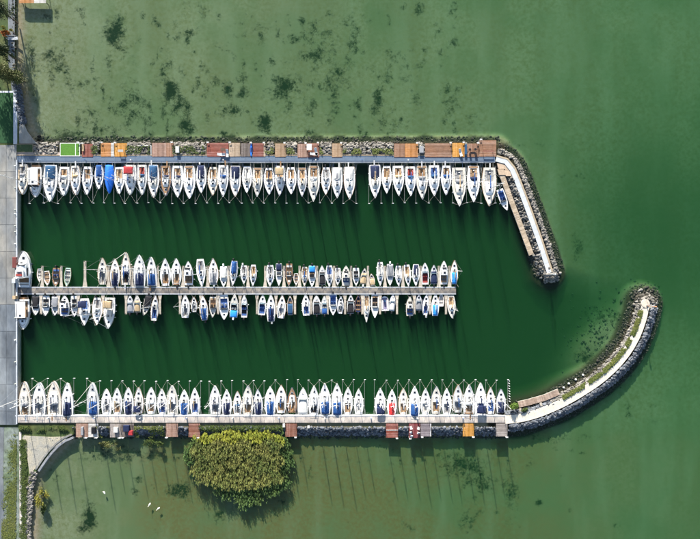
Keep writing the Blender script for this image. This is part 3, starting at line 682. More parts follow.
MB().box((0, 0, .085), (.34, 1.2, .012)).build('grip_pad', CAN['navy'], cb)
MB().box((0, 0, 1.12 - 0), (.12, 3.1, .05)).build('edge_board', whitep).location = (0, 0, 0)
e = [o for o in COL.objects if o.name.startswith('edge_board')][0]; e.location = (*XY(430.6, 430, 1.12), 0); tag(e, 'long white board lying on the mauve deck edge', 'board')
e = MB().box((0, 0, 1.125), (2.85, .12, .05)).build('cross_board', whitep); e.location = (*XY(392, 430, 1.12), 0); tag(e, 'pale board lying across the red deck', 'board')
def chest(px, py, sx, sy, h, mat, label):
    o = thing('deck_chest', label, 'chest', (*XY(px, py, 1.1 + h), 1.1))
    MB().box((0, 0, h / 2 + .001), (sx, sy, h)).build('body', mat, o); MB().box((0, 0, h + .025), (sx + .06, sy + .06, .05), taper=.95).build('lid', mat, o)
chest(93.2, 430.5, .9, 1.6, .6, blackp, 'black chest on the white deck below the bottom jetty'); chest(82, 431, .5, 2.0, .35, CAN['grey'], 'grey narrow chest on the pinkish deck at left end')
chest(115.5, 430, 1.0, 1.2, .5, CAN['white'], 'white chest on the pale grey deck below the jetty'); chest(126, 428.5, 1.4, 1.4, .6, CAN['navy'], 'navy tarpaulin covered chest on the dark cluttered deck'); chest(130.5, 433, 1.0, 1.0, .5, CAN['red'], 'dark red chest on the dark cluttered deck')
chest(177.2, 149.6, .8, 1.5, .5, CAN['white'], 'white chest beside the wide pinkish brown deck'); chest(421.5, 149.5, 1.0, 1.6, .4, CAN['grey'], 'grey chest in the gap between two wide brown decks'); chest(465.9, 149.5, .5, 2.4, .4, CAN['steelblue'], 'steel blue narrow chest right of the amber deck')
chest(82.9, 148, .4, 1.6, .25, CAN['tan'], 'tan chest at the edge of the red deck by the turf'); chest(283.8, 425.5, .5, .8, .4, CAN['white'], 'small white chest on the bottom jetty near the reeds'); chest(308.5, 427, .5, .5, .4, whitep, 'small white locker below the centre of bottom jetty')
def bed_frame(x0, x1, y0, y1, label, mat):
    o = thing('boulder_bed_kerb', label, 'kerb')
    for a_, b_ in (((x0, y1), (x1, y1)), ((x0, y0), (x1, y0)), ((x0, y0), (x0, y1)), ((x1, y0), (x1, y1))):
        p, q_ = P(*a_, 1.0), P(*b_, 1.0); MB().box(((p[0] + q_[0]) / 2, (p[1] + q_[1]) / 2, .93), (max(.14, abs(p[0] - q_[0])), max(.14, abs(p[1] - q_[1])), .16)).build('kerb_stone', mat, o)
bed_frame(137.5, 151, 145.5, 156, 'pale kerb round the boulder bed left of the pinkish deck', whitep)
bed_frame(180.5, 206, 147, 155.8, 'orange brown kerb round the boulder bed left of dark red deck', sandk)

# ------------------------------------------------------------------ boats
def beam_at(t, tr, tm, p):
    if t < tm: return tr + (1 - tr) * math.sin(PI / 2 * t / tm)
    u = (t - tm) / (1 - tm); return max(0.0, 1 - u ** p)
class Boat:
    def __init__(s, root, L, B, tr, tm, p, zs, zb, hull, anti, well, deck, sole, sole_mat, rail):
        s.L, s.B, s.tr, s.tm, s.p, s.zs, s.zb, s.root = L, B, tr, tm, p, zs, zb, root
        wa, wb, ww = well
        ts = sorted(set([0, .03, wa, wb] + [round(.08 * k, 3) for k in range(1, 12)] + [.94, .975, 1.0]))
        s.ts = ts
        # hull skin
        rings = []; m_ = MB()
        for t_ in ts:
            b = s.half(t_); z = s.deckz(t_); y = s.y(t_); rk = .06 * L * max(0, t_ - .8) / .2
            fl = 1 - .10 * (t_ > .5)
            pr = [(b, y, z), (b * .97 * fl ** .5, y - rk * .3, z * .55), (b * .86 * fl, y - rk * .8, .10), (b * .80 * fl, y - rk * .9, -.02), (b * .45, y - rk * 1.5, -.35)]
            rings.append([(-x, yy, zz) for x, yy, zz in pr] + [(x, yy, zz) for x, yy, zz in reversed(pr)])
        m_.loft(rings, False, True)
        m_.m = [0] * len(m_.m)
        for i in range(len(ts) - 1):
            for k in (2, 3, 4, 5, 6): m_.m[i * 9 + k] = 1
        s.hull = m_.build('hull', [hull, anti], root, True)
        # deck with a well
        m_ = MB(); rows = []
        for t_ in ts:
            b = s.half(t_); z = s.deckz(t_); y = s.y(t_); wi = s.wi(t_, ww)
            rows.append([(-b * .995, y, z), (-wi, y, z + .015), (wi, y, z + .015), (b * .995, y, z)])
        vs = [v for r_ in rows for v in r_]; fs = []
        for i in range(len(ts) - 1):
            mid = (ts[i] + ts[i + 1]) / 2
            for k in range(3):
                if k == 1 and wa < mid < wb: continue
                fs.append((i * 4 + k, i * 4 + k + 1, i * 4 + 5 + k, i * 4 + 4 + k))
        m_.add(vs, fs); s.deck = m_.build('deck', deck, root)
        # well
        if wb > wa:
            m_ = MB(); wts = [t_ for t_ in ts if wa - 1e-6 <= t_ <= wb + 1e-6]
            top = [(-s.wi(t_, ww), s.y(t_), s.deckz(t_) + .015) for t_ in wts]; topr = [(-x, y, z) for x, y, z in top]
            bot = [(x, y, sole) for x, y, z in top]; botr = [(-x, y, z) for x, y, z in bot]; n_ = len(wts)
            for i in range(n_ - 1):
                m_.add([top[i], top[i + 1], bot[i + 1], bot[i]], [(0, 1, 2, 3)]); m_.add([topr[i], topr[i + 1], botr[i + 1], botr[i]], [(3, 2, 1, 0)])
                m_.add([bot[i], bot[i + 1], botr[i + 1], botr[i]], [(3, 2, 1, 0)], 1)
            for i in (0, n_ - 1): m_.add([top[i], topr[i], botr[i], bot[i]], [(0, 1, 2, 3)])
            m_.build('cockpit', [deck, sole_mat], root)
        # rub rail round the sheer
        for sg in (-1, 1):
            rg = []
            for t_ in ts:
                b = s.half(t_) + .012; y = s.y(t_); z = s.deckz(t_)
                rg.append([(sg * b, y, z - .06), (sg * (b + .03), y, z - .02), (sg * b, y, z + .035), (sg * (b - .05), y, z + .035), (sg * max(b - .05, 0), y, z - .01)])
            MB().loft(rg, True).build('rub_rail', rail, root)
    def y(s, t): return (t - .5) * s.L
    def half(s, t): return max(.02, s.B / 2 * beam_at(t, s.tr, s.tm, s.p))
    def deckz(s, t): return s.zs + (s.zb - s.zs) * t ** 1.6
    def wi(s, t, ww): return min(ww / 2, max(.015, s.half(t) - .16))
    def roof(s, name, t0, t1, wf, h, mat, n=7, nose=.35, flat=.12):
        """rounded cabin top from t0 to t1, wf of the beam"""
        rg = []
        for k in range(n):
            f = k / (n - 1); t_ = t0 + (t1 - t0) * f; hw = max(.05, min(s.B / 2 * wf * (1 - .35 * f ** 2.2), s.half(t_) - .18)); z = s.deckz(t_) - .02
            hh = h * (1 if f < 1 - nose else max(.12, 1 - ((f - 1 + nose) / nose) ** 2 * .88)); y = s.y(t_)
            rg.append([(-hw, y, z), (-hw * .90, y, z + hh * .86), (-hw * .45, y, z + hh * (1 + flat * .6)), (0, y, z + hh * (1 + flat)), (hw * .45, y, z + hh * (1 + flat * .6)), (hw * .90, y, z + hh * .86), (hw, y, z)])
        return MB().loft(rg, False, True).build(name, mat, s.root)
    def roof_z(s, t, h): return s.deckz(t) - .02 + h * 1.12
FEND = MB().lathe([(.02, -.34), (.09, -.28), (.105, -.1), (.105, .12), (.09, .24), (.02, .32)], n=8).mesh('fender', fendm, True)
FENDB = MB().lathe([(.02, -.34), (.09, -.28), (.105, -.1), (.105, .12), (.09, .24), (.02, .32)], n=8).mesh('fender', CAN['navy'], True)
WINCH = MB().lathe([(.09, 0), (.07, .05), (.06, .10), (.09, .14)], n=8).mesh('winch', steel, True)
def fenders(b, r_, cnt):
    for sg in (-1, 1):
        for k in range(cnt):
            t_ = .22 + .45 * (k + r_.random() * .4) / max(1, cnt - .5); o = link('fender', FENDB if r_.random() < .25 else FEND, b.root, (sg * (b.half(t_) + .12), b.y(t_), b.deckz(t_) - .42))
def hatch(b, y, z, sx, sy, mat=None):
    o = MB().box((0, y, z + .02), (sx, sy, .05), taper=.9).build('hatch', mat or dkg, b.root)
    MB().box((0, y, z), (sx + .09, sy + .09, .04)).build('hatch_rim', alu, o)
def outboard(b, mat=blackp, x=0.0):
    o = MB().loft([[(x + px_ * k, b.y(0) - .33 + py_ * k, b.zs + z) for px_, py_ in ((-.2, -.3), (.2, -.3), (.22, .2), (.12, .33), (-.12, .33), (-.22, .2))] for z, k in ((-.02, .8), (.1, 1), (.36, .95), (.46, .7))], True).build('outboard_motor', mat, b.root)
    MB().box((x, b.y(0) - .3, b.zs - .5), (.12, .22, 1.0)).build('shaft', blackp, o)
def arch(y0, y1, w0, w1, zb, h, mat, name, root, r_, n=7, m=9, sag=.25, skirt=.15, ridge=0.0):
    """fabric cover: an arched loft with small wrinkles and a hanging skirt"""
    rg = []
    for k in range(n):
        f = k / (n - 1); y = y0 + (y1 - y0) * f; hw = (w0 + (w1 - w0) * f) / 2; hh = h * (1 - sag * (.5 - .5 * math.cos(2 * PI * f * 2)) * .3) * (.72 + .28 * math.sin(PI * min(1, max(0, f)) ** .8))
        row = [(-hw * 1.01, y, zb - skirt)]
        for j in range(m):
            a_ = -1 + 2 * j / (m - 1); x = hw * math.sin(a_ * PI / 2) ; z = zb + hh * math.cos(a_ * PI / 2) ** (.8 if not ridge else 1.3) + r_.uniform(-.02, .02)
            if ridge and abs(a_) < .05: z += ridge
            row.append((x, y + r_.uniform(-.015, .015), z))
        row.append((hw * 1.01, y, zb - skirt)); rg.append(row)
    return MB().loft(rg, False, True).build(name, mat, root, True)

def sailboat(root, L, B, o, r_):
    big = L > 7.2
    zs, zb = (.78, 1.02) if big else (.5, .66)
    hull = GEL[o.get('hull', 'white')]; dk = teak if o.get('deck') == 'teak' else (deckc if o.get('deck') == 'cream' else (gelg if o.get('deck') == 'grey' else deckm))
    ck = o.get('ck', r_.choice(('white', 'tan', 'grey', 'white', 'tan', 'teak')))
    well = (.07, .36, B * .56) if big else (.08, .42, B * .58)
    tr = r_.uniform(.74, .92) if big else r_.uniform(.58, .76)
    b = Boat(root, L, B, tr, .40, r_.uniform(1.8, 2.35), zs, zb, hull, antir if r_.random() < .2 else antif, well, dk, zs - .38, SEAT[ck if ck in SEAT else 'white'], r_.choice((gel, gel, teak, gelg, geln)) if 'rail' not in o else SEAT[o['rail']])
    wl = (well[1] - well[0]) * L; yc = b.y((well[0] + well[1]) / 2); bw_ = well[2] * .30
    for sg in (-1, 1):
        MB().box((sg * (well[2] / 2 - bw_ / 2 - .01), yc, zs - .21), (bw_, wl - .1, .26)).build('bench', SEAT[ck] if ck != 'dark' else seatd, root)
        MB().box((sg * (well[2] / 2 + .05), yc, zs + .10), (.09, wl + .1, .18)).build('coaming', dk if dk is not teak else gel, root)
    # cabin
    t0, t1 = well[1] + .01, (.70 if big else .68); h = .40 if big else .27
    b.roof('coachroof', t0, t1, .64, h, gel if r_.random() < .8 else gelc)
    for sg in (-1, 1):
        nwin = 3 if big else 2
        for k in range(nwin):
            t_ = t0 + .03 + (t1 - t0) * .62 * k / nwin; hw = min(B / 2 * .64 * (1 - .35 * ((t_ - t0) / (t1 - t0)) ** 2.2), b.half(t_) - .18)
            MB().box((sg * (hw * .955 + .012), b.y(t_) + .25, b.deckz(t_) + h * .42), (.03, .48, h * .42)).build('cabin_window', dkg, root)
    hatch(b, b.y(t0) + .30, b.roof_z(t0, h) - .0, .62, .55, dkg if r_.random() < .6 else gelc)
    hatch(b, b.y(t0 + (t1 - t0) * .62), b.roof_z(t0 + (t1 - t0) * .62, h), .48, .48)
    hatch(b, b.y(t1 + .085), b.deckz(t1 + .085) + .02, min(.5, b.half(t1 + .085)), .48)
    if big: hatch(b, b.y(.93), b.deckz(.93) + .02, .24, .3, gelg)
    for sg in (-1, 1):
        link('winch', WINCH, root, (sg * (well[2] / 2 + .05), b.y(well[0] + .12), zs + .19))
        if big: link('winch', WINCH, root, (sg * .35, b.y(t0 + .03), b.roof_z(t0, h) - .05))
    # rig
    tm_ = .565; my = b.y(tm_); mh = L * 1.12 + 1.3; mz = b.roof_z(tm_, h) - .1
    mast = MB().tube((0, my, mz), (0, my - .05, mh), .085 if big else .062, 8, .055 if big else .045).build('mast', alu, root, True)
    sp = MB()
    for q in ((.45, .75) if big else (.55,)):
        zz = mz + (mh - mz) * q; hw = B * .26
        for sg in (-1, 1): sp.tube((0, my, zz), (sg * hw, my - .18, zz + .06), .028, 5)
    sp.build('spreader', alu, mast)
    for a_, c_ in (((0, b.y(.985), b.zb), (0, my + .03, mh * .97)), ((0, b.y(.01), zs + .1), (0, my - .08, mh))): MB().tube(a_, c_, .012, 4).build('stay', steel, mast)
    for sg in (-1, 1): MB().path([(sg * (b.half(tm_ - .02) - .08), my - .15, b.deckz(tm_)), (sg * B * .26, my - .18, mz + (mh - mz) * (.75 if big else .55)), (0, my, mh * .95)], .011, 4).build('shroud', steel, mast)
    if r_.random() < .55 and big: MB().tube((0, b.y(.975), b.zb + .25), (0, my + (b.y(.975) - my) * .12, mh * .84), .055, 6, .03).build('furled_jib', r_.choice((CAN['white'], CAN['white'], CAN['navy'])), root)
    bl = L * .36; bz = mz + .75
    bm2 = MB().tube((0, my - .1, bz), (0, my - bl, bz + .03), .06, 6).build('boom', alu, root)
    sc = o.get('sail', r_.choice(('white', 'white', 'navy', 'blue', 'tan', 'white', 'grey')))
    rg = []
    for k in range(7):
        f = k / 6; wd_ = (.17 - .09 * f) * (1 + r_.uniform(-.1, .1)); y = my - .12 - (bl - .25) * f
        rg.append([(wd_ * math.cos(a_), y, bz + .10 + (.30 - .18 * f) * (.5 + .5 * math.sin(a_)) - .1) for a_ in [2 * PI * j / 8 for j in range(8)]])
    MB().loft(rg, True).build('sail_cover', CAN[sc], bm2, True)
    # rails
    ts_ = [.04, .18, .32, .46, .60, .74, .86]
    for sg in (-1, 1):
        rl = MB(); prev = None
        for t_ in ts_:
            p = (sg * (b.half(t_) - .07), b.y(t_), b.deckz(t_)); q = (p[0], p[1], p[2] + .58); rl.tube(p, q, .014, 4)
            if prev: rl.tube(prev, q, .009, 4)
            prev = q
        if big: rl.build('guard_rail', steel, root)
    pp = MB().path([(-(b.half(.86) - .07), b.y(.86), b.zb + .55), (-.12, b.y(.985), b.zb + .62), (.12, b.y(.985), b.zb + .62), (b.half(.86) - .07, b.y(.86), b.zb + .55)], .022, 5)
    for sg in (-1, 1): pp.tube((sg * .1, b.y(.97), b.zb), (sg * .12, b.y(.985), b.zb + .62), .02, 5)
    pp.build('pulpit', steel, root)
    if big:
        pp = MB().path([(-(b.half(.15) - .07), b.y(.15), zs + .6), (-(b.half(.01) - .07), b.y(.01), zs + .62), (b.half(.01) - .07, b.y(.01), zs + .62), (b.half(.15) - .07, b.y(.15), zs + .6)], .022, 5)
        for sg in (-1, 1): pp.tube((sg * (b.half(.01) - .07), b.y(.01), zs), (sg * (b.half(.01) - .07), b.y(.01), zs + .62), .02, 5)
        pp.build('pushpit', steel, root)
    # tiller or wheel
    if L > 8.6: MB().path([(.42 * math.cos(a_ * PI / 6), b.y(well[0] + .07), zs + .45 + .42 * math.sin(a_ * PI / 6)) for a_ in range(13)], .022, 5).build('wheel', steel, root)
    else: MB().tube((0, b.y(.02), zs + .12), (0, b.y(.02) + .17 * L, zs + .22), .03, 5, .022).build('tiller', teak, root)
    cvr = o.get('cover')
    if cvr: arch(b.y(.03), b.y(well[1] + .06), B * tr * .86, B * .66, zs + .18, .62 if big else .42, CAN[cvr], 'cockpit_cover', root, r_, ridge=.10)
    elif o.get('bimini'):
        z = zs + 1.3; arch(b.y(.09), b.y(.33), B * .74, B * .74, z, .22, CAN[o['bimini']], 'bimini', root, r_, skirt=.05)
        fr_ = MB()
        for sg in (-1, 1):
            for t_ in (.11, .31): fr_.tube((sg * B * .36, b.y(.17), zs), (sg * B * .36, b.y(t_), z), .018, 5)
        fr_.build('bimini_frame', steel, root)
    elif o.get('hood') or (big and r_.random() < .6):
        c_ = o.get('hood') or r_.choice(('navy', 'blue', 'grey', 'white', 'tan', 'steelblue', 'white'))
        arch(b.y(t0 - .055), b.y(t0 + .045), B * .60, B * .54, b.deckz(t0) + h * .4, .55, CAN[c_], 'sprayhood', root, r_, n=5, skirt=.2)
    if o.get('aft') == 'teak' or (big and r_.random() < .5):
        MB().box((0, b.y(.035), zs + .026), (b.half(.03) * 1.7, L * .055, .03)).build('aft_locker_lid', teak if o.get('ck') in ('tan', 'teak') else gelc, root)
    if big and r_.random() < .45:
        MB().box((r_.uniform(-.5, .5), b.y(0) - .35, zs + .3), (.30, 1.5, .05)).build('boarding_plank', r_.choice((teak, alu, gelg)), root)
    if not big and r_.random() < .6 or o.get('motor'): outboard(b, blackp if r_.random() < .8 else gelg, .25)
    fenders(b, r_, 3 if big else 2)
    return b

def motorboat(root, L, B, o, r_):
    zs, zb = (.55, .78) if L > 5.2 else (.45, .62)
    hull = GEL[o.get('hull', 'white')]; ck = o.get('ck', r_.choice(('dark', 'grey', 'tan', 'white', 'blue')))
    dk = deckc if o.get('deck') == 'cream' else (teak if o.get('deck') == 'teak' else deckm)
    cabin = o.get('cabin'); well = (.08, .42 if cabin else .60, B * .74)
    b = Boat(root, L, B, .86, .38, r_.uniform(2.3, 2.8), zs, zb, hull, antif, well, dk, max(.16, zs - .36), SEAT[ck if ck != 'white' else 'grey'], r_.choice((gel, rubber, gelg, geln)))
    sm = SEAT[o.get('seat', r_.choice(('white', 'tan', 'white', 'blue')))]
    MB().box((0, b.y(.12), zs - .1), (well[2] * .9, .45, .26)).build('stern_bench', sm, root)
    for sg in (-1, 1):
        st = MB().box((sg * well[2] * .24, b.y(.40 if not cabin else .30), zs - .12), (.45, .45, .22)).build('seat', sm, root)
        MB().box((sg * well[2] * .24, b.y(.40 if not cabin else .30) - .22, zs + .12), (.44, .09, .34)).build('backrest', sm, st)
    if cabin:
        t0, t1, h = .40, .74, .95
        b.roof('cabin', t0, t1, .80, h, gel if cabin != 'cream' else gelc, nose=.45)
        for sg in (-1, 1):
            for k in range(2): MB().box((sg * (B / 2 * .80 * .955 * (1 - .05 * k) + .012), b.y(t0 + .07 + .11 * k), b.deckz(t0) + h * .55), (.03, L * .085, h * .34)).build('cabin_window', dkg, root)
        yw = b.y(t0 + (t1 - t0) * .76); hw = B * .27
        m_ = MB(); m_.add([(-hw, yw + .42, b.deckz(.66) + h * .52), (hw, yw + .42, b.deckz(.66) + h * .52), (hw * .95, yw - .05, b.deckz(.66) + h * 1.06), (-hw * .95, yw - .05, b.deckz(.66) + h * 1.06)], [(0, 1, 2, 3)]); m_.build('windscreen', dkg, root)
        hatch(b, b.y(t0 + .10), b.roof_z(t0 + .1, h), .55, .5, dkg); MB().path([(-B * .3, b.y(t0 + .02), b.roof_z(t0, h) - .08), (-B * .3, b.y(t0 + .2), b.roof_z(t0, h) - .02)], .02, 5).build('roof_rail', steel, root)
    else:
        MB().box((0, b.y(.55), zs - .05), (well[2] * .95, .4, .36)).build('dashboard', blackp if r_.random() < .5 else gelg, root)
        t_ = .60; hw = min(b.half(t_) - .1, well[2] / 2 + .08); y0 = b.y(t_); z0 = b.deckz(t_) + .02
        m_ = MB(); P0 = [(-hw, y0 - .75, z0), (-hw * .8, y0 + .05, z0), (hw * .8, y0 + .05, z0), (hw, y0 - .75, z0)]; P1 = [(-hw * .92, y0 - .8, z0 + .36), (-hw * .7, y0 - .28, z0 + .42), (hw * .7, y0 - .28, z0 + .42), (hw * .92, y0 - .8, z0 + .36)]
        for k in range(3): m_.add([P0[k], P0[k + 1], P1[k + 1], P1[k]], [(0, 1, 2, 3)])
        ws = m_.build('windscreen', glassm, root); MB().path(P1, .02, 5).build('windscreen_frame', steel, ws)
        MB().path([(well[2] * .24 + .17 * math.cos(a_ * PI / 4), b.y(.51), zs + .18 + .17 * math.sin(a_ * PI / 4)) for a_ in range(9)], .02, 4).build('steering_wheel', blackp, root)
    hatch(b, b.y(.79), b.deckz(.79) + .02, .46, .44, dkg if r_.random() < .6 else gelc)
    pp = MB().path([(-(b.half(.7) - .08), b.y(.7), b.deckz(.7) + .3), (-(b.half(.9) - .07), b.y(.9), b.zb + .36), (-.1, b.y(.985), b.zb + .36), (.1, b.y(.985), b.zb + .36), (b.half(.9) - .07, b.y(.9), b.zb + .36), (b.half(.7) - .08, b.y(.7), b.deckz(.7) + .3)], .02, 5)
    for sg in (-1, 1):
        for t_ in (.7, .9): pp.tube((sg * (b.half(t_) - .08), b.y(t_), b.deckz(t_)), (sg * (b.half(t_) - .08), b.y(t_), b.deckz(t_) + .33), .018, 4)
    pp.build('bow_rail', steel, root)
    cvr = o.get('cover')
    if cvr and o.get('half'): arch(b.y(.02), b.y(.30), B * .84, B * .84, zs + .1, .35, CAN[cvr], 'cockpit_cover', root, r_, skirt=.2)
    elif cvr: arch(b.y(.03), b.y(.66), B * .86, B * .72, zs + .10, .34, CAN[cvr], 'boat_cover', root, r_, skirt=.2, n=9)
    if o.get('bimini'):
        z = zs + 1.55; arch(b.y(.14), b.y(.50), B * .8, B * .8, z, .2, CAN[o['bimini']], 'bimini', root, r_, skirt=.05)
        fr_ = MB(); [fr_.tube((sg * B * .38, b.y(.3), zs), (sg * B * .39, b.y(t_), z), .018, 5) for sg in (-1, 1) for t_ in (.16, .48)]; fr_.build('bimini_frame', steel, root)
    outboard(b, CAN['sky'] if o.get('motor') == 'blue' else (gel if r_.random() < .2 else blackp))
    fenders(b, r_, 2)
    return b

def rowboat(root, L, B, o, r_):
    zs, zb = .42, .58; hull = GEL[o.get('hull', 'white')]
    b = Boat(root, L, B, .72, .42, 2.2, zs, zb, hull, antif, (.05, .86, B * .86), hull, .12, SEAT[o.get('ck', 'grey')], SEAT[o.get('rail', 'teak')])
    for t_ in (.14, .40, .64): MB().box((0, b.y(t_), zs - .10), (b.wi(t_, B * .86) * 1.98, .26, .045)).build('thwart', SEAT[o.get('seat', 'teak')], root)
    for k in range(5):
        t_ = .2 + .13 * k; MB().box((0, b.y(t_), .14), (b.wi(t_, B * .86) * 1.9, .05, .04)).build('rib', hull, root)
    for sg in (-1, 1): MB().path([(sg * .22, b.y(.16), zs + .02), (sg * .3, b.y(.74), zs + .05)], .022, 5).build('oar', teak, root)
    if o.get('motor'): outboard(b)
    if o.get('cover'): arch(b.y(.04), b.y(.55), B * .8, B * .8, zs + .02, .2, CAN[o['cover']], 'boat_cover', root, r_, skirt=.1)
    return b

def tarpboat(root, L, B, o, r_):
    zs, zb = .72, .9
    b = Boat(root, L, B, .74, .4, 1.9, zs, zb, CAN[o['cover']], antif, (.1, .3, B * .5), deckm, .3, seatg, gel)
    rg = []
    for k in range(15):
        f = k / 14; t_ = .005 + .985 * f; hw = b.half(t_) + .05; z = b.deckz(t_); y = b.y(t_); rh = .75 * math.sin(PI * min(1, max(.08, f * .95 + .05)) ** .75) + .1
        rg.append([(-hw, y, z - .42), (-hw, y, z + .04), (-hw * .62, y + r_.uniform(-.03, .03), z + rh * .40 + r_.uniform(-.04, .04)), (-hw * .28, y, z + rh * .78), (0, y, z + rh), (hw * .28, y, z + rh * .78), (hw * .62, y, z + rh * .40 + r_.uniform(-.04, .04)), (hw, y, z + .04), (hw, y, z - .42)])
    MB().loft(rg, False, True).build('tarpaulin', CAN[o['cover']], root, True)
    mh = L * 1.1 + 1.2; my = b.y(.56); mast = MB().tube((0, my, zs), (0, my, mh), .08, 8, .055).build('mast', alu, root, True)
    sp = MB(); [sp.tube((0, my, mh * .6), (sg * B * .26, my - .15, mh * .6 + .05), .028, 5) for sg in (-1, 1)]; sp.build('spreader', alu, mast)
    MB().tube((0, b.y(.985), zb), (0, my, mh * .97), .012, 4).build('stay', steel, mast)
    return b

def roofboat(root, L, B, o, r_):
    """cruiser under a long flat white hardtop"""
    zs, zb = .75, .95
    b = Boat(root, L, B, .9, .42, 2.4, zs, zb, gel, antif, (.05, .60, B * .74), gel, .3, seatt, gelg)
    zt = zs + 1.15; rg = []
    for k in range(9):
        f = k / 8; t_ = .06 + .54 * f; hw = B * .40 * (1 - .06 * f); y = b.y(t_)
        rg.append([(-hw, y, zt - .12), (-hw, y, zt), (-hw * .5, y, zt + .07), (0, y, zt + .09), (hw * .5, y, zt + .07), (hw, y, zt), (hw, y, zt - .12)])
    MB().loft(rg, False, True).build('hardtop', gel, root)
    for sg in (-1, 1):
        for t_ in (.08, .26, .44, .58): MB().tube((sg * B * .375, b.y(t_), zs), (sg * B * .375, b.y(t_), zt - .1), .035, 6).build('stanchion', alu, root)
        MB().box((sg * (B * .40 + .01), b.y(.46), zs + .55), (.02, L * .26, .5)).build('side_window', dkg, root)
    MB().box((B * .29, b.y(.34), zt + .075), (.16, L * .42, .03)).build('roof_vent', dkg, root); hatch(b, b.y(.52), zt + .10, .5, .42)
    y0 = b.y(.61); m_ = MB(); hw = B * .38
    m_.add([(-hw, y0 + .45, zs + .28), (hw, y0 + .45, zs + .28), (hw * .95, y0, zt - .02), (-hw * .95, y0, zt - .02)], [(0, 1, 2, 3)]); m_.build('windscreen', dkg, root)
    b.roof('foredeck_cabin', .60, .86, .72, .30, gel); hatch(b, b.y(.72), b.roof_z(.72, .3), .5, .5); MB().path([(.42 * B * .6 * math.cos(a_), b.y(.74) + .9 * math.sin(a_), b.roof_z(.74, .3) - .06) for a_ in [2 * PI * k / 14 for k in range(15)]], .035, 5).build('roof_trim', dkg, root)
    MB().box((0, b.y(0) - .3, .45), (B * .72, .6, .06)).build('swim_platform', teak, root)
    pp = MB().path([(-(b.half(.65) - .06), b.y(.65), zb + .45), (-(b.half(.88) - .06), b.y(.88), zb + .5), (0, b.y(.99), zb + .5), (b.half(.88) - .06, b.y(.88), zb + .5), (b.half(.65) - .06, b.y(.65), zb + .45)], .022, 5); pp.build('bow_rail', steel, root)
    fenders(b, r_, 3)
    return b

def cruiser(root, L, B, o, r_):
    """large white flybridge cruiser"""
    zs, zb = .95, 1.35
    b = Boat(root, L, B, .88, .40, 2.5, zs, zb, gel, antif, (.05, .26, B * .72), deckm, .5, teak, geln)
    MB().box((0, b.y(.10), zs - .15), (B * .68, .5, .35)).build('stern_bench', seatw, root)
    b.roof('saloon', .26, .72, .80, 1.15, gel, nose=.4)
    for sg in (-1, 1): MB().box((sg * (B * .80 * .955 / 2 + .015), b.y(.42), zs + .72), (.03, L * .22, .36)).build('side_window', dkg, root)
    yw = b.y(.585); hw = B * .28; z0 = b.deckz(.6)
    m_ = MB(); m_.add([(-hw, yw + .62, z0 + .62), (hw, yw + .62, z0 + .62), (hw * .95, yw, z0 + 1.27), (-hw * .95, yw, z0 + 1.27)], [(0, 1, 2, 3)]); m_.build('windscreen', dkg, root)
    zf = b.roof_z(.36, 1.15)
    fb = MB().box((0, b.y(.37), zf + .15), (B * .56, L * .2, .3), taper=.96).build('flybridge', gel, root); MB().box((0, b.y(.36), zf + .305), (B * .42, L * .13, .02)).build('flybridge_floor', seatg, fb)
    st = MB().box((0, b.y(.33), zf + .42), (B * .4, .45, .22)).build('helm_bench', seatr, root)
    MB().box((0, b.y(.43), zf + .45), (B * .3, .25, .3)).build('helm_console', gelg, root)
    ar = MB().path([(-B * .33, b.y(.27), zs + .8), (-B * .31, b.y(.25), zf + .7), (B * .31, b.y(.25), zf + .7), (B * .33, b.y(.27), zs + .8)], .06, 6); ar.build('radar_arch', gel, root)
    MB().lathe([(.24, 0), (.26, .06), (.22, .16)], (0, b.y(.25), zf + .75), 12).build('radar_dome', gel, root, True)
    hatch(b, b.y(.80), b.deckz(.80) + .02, .6, .6); hatch(b, b.y(.66), b.roof_z(.66, .72), .55, .5)
    MB().box((0, b.y(0) - .35, .4), (B * .8, .7, .06)).build('swim_platform', teak, root)
    pp = MB()
    for z_ in (.3, .6): pp.path([(-(b.half(.4) - .06), b.y(.4), b.deckz(.4) + z_), (-(b.half(.7) - .06), b.y(.7), b.deckz(.7) + z_), (-(b.half(.9) - .06), b.y(.9), zb + z_), (0, b.y(.995), zb + z_), (b.half(.9) - .06, b.y(.9), zb + z_), (b.half(.7) - .06, b.y(.7), b.deckz(.7) + z_), (b.half(.4) - .06, b.y(.4), b.deckz(.4) + z_)], .024, 5)
    pp.build('bow_rail', steel, root); fenders(b, r_, 3)
    return b

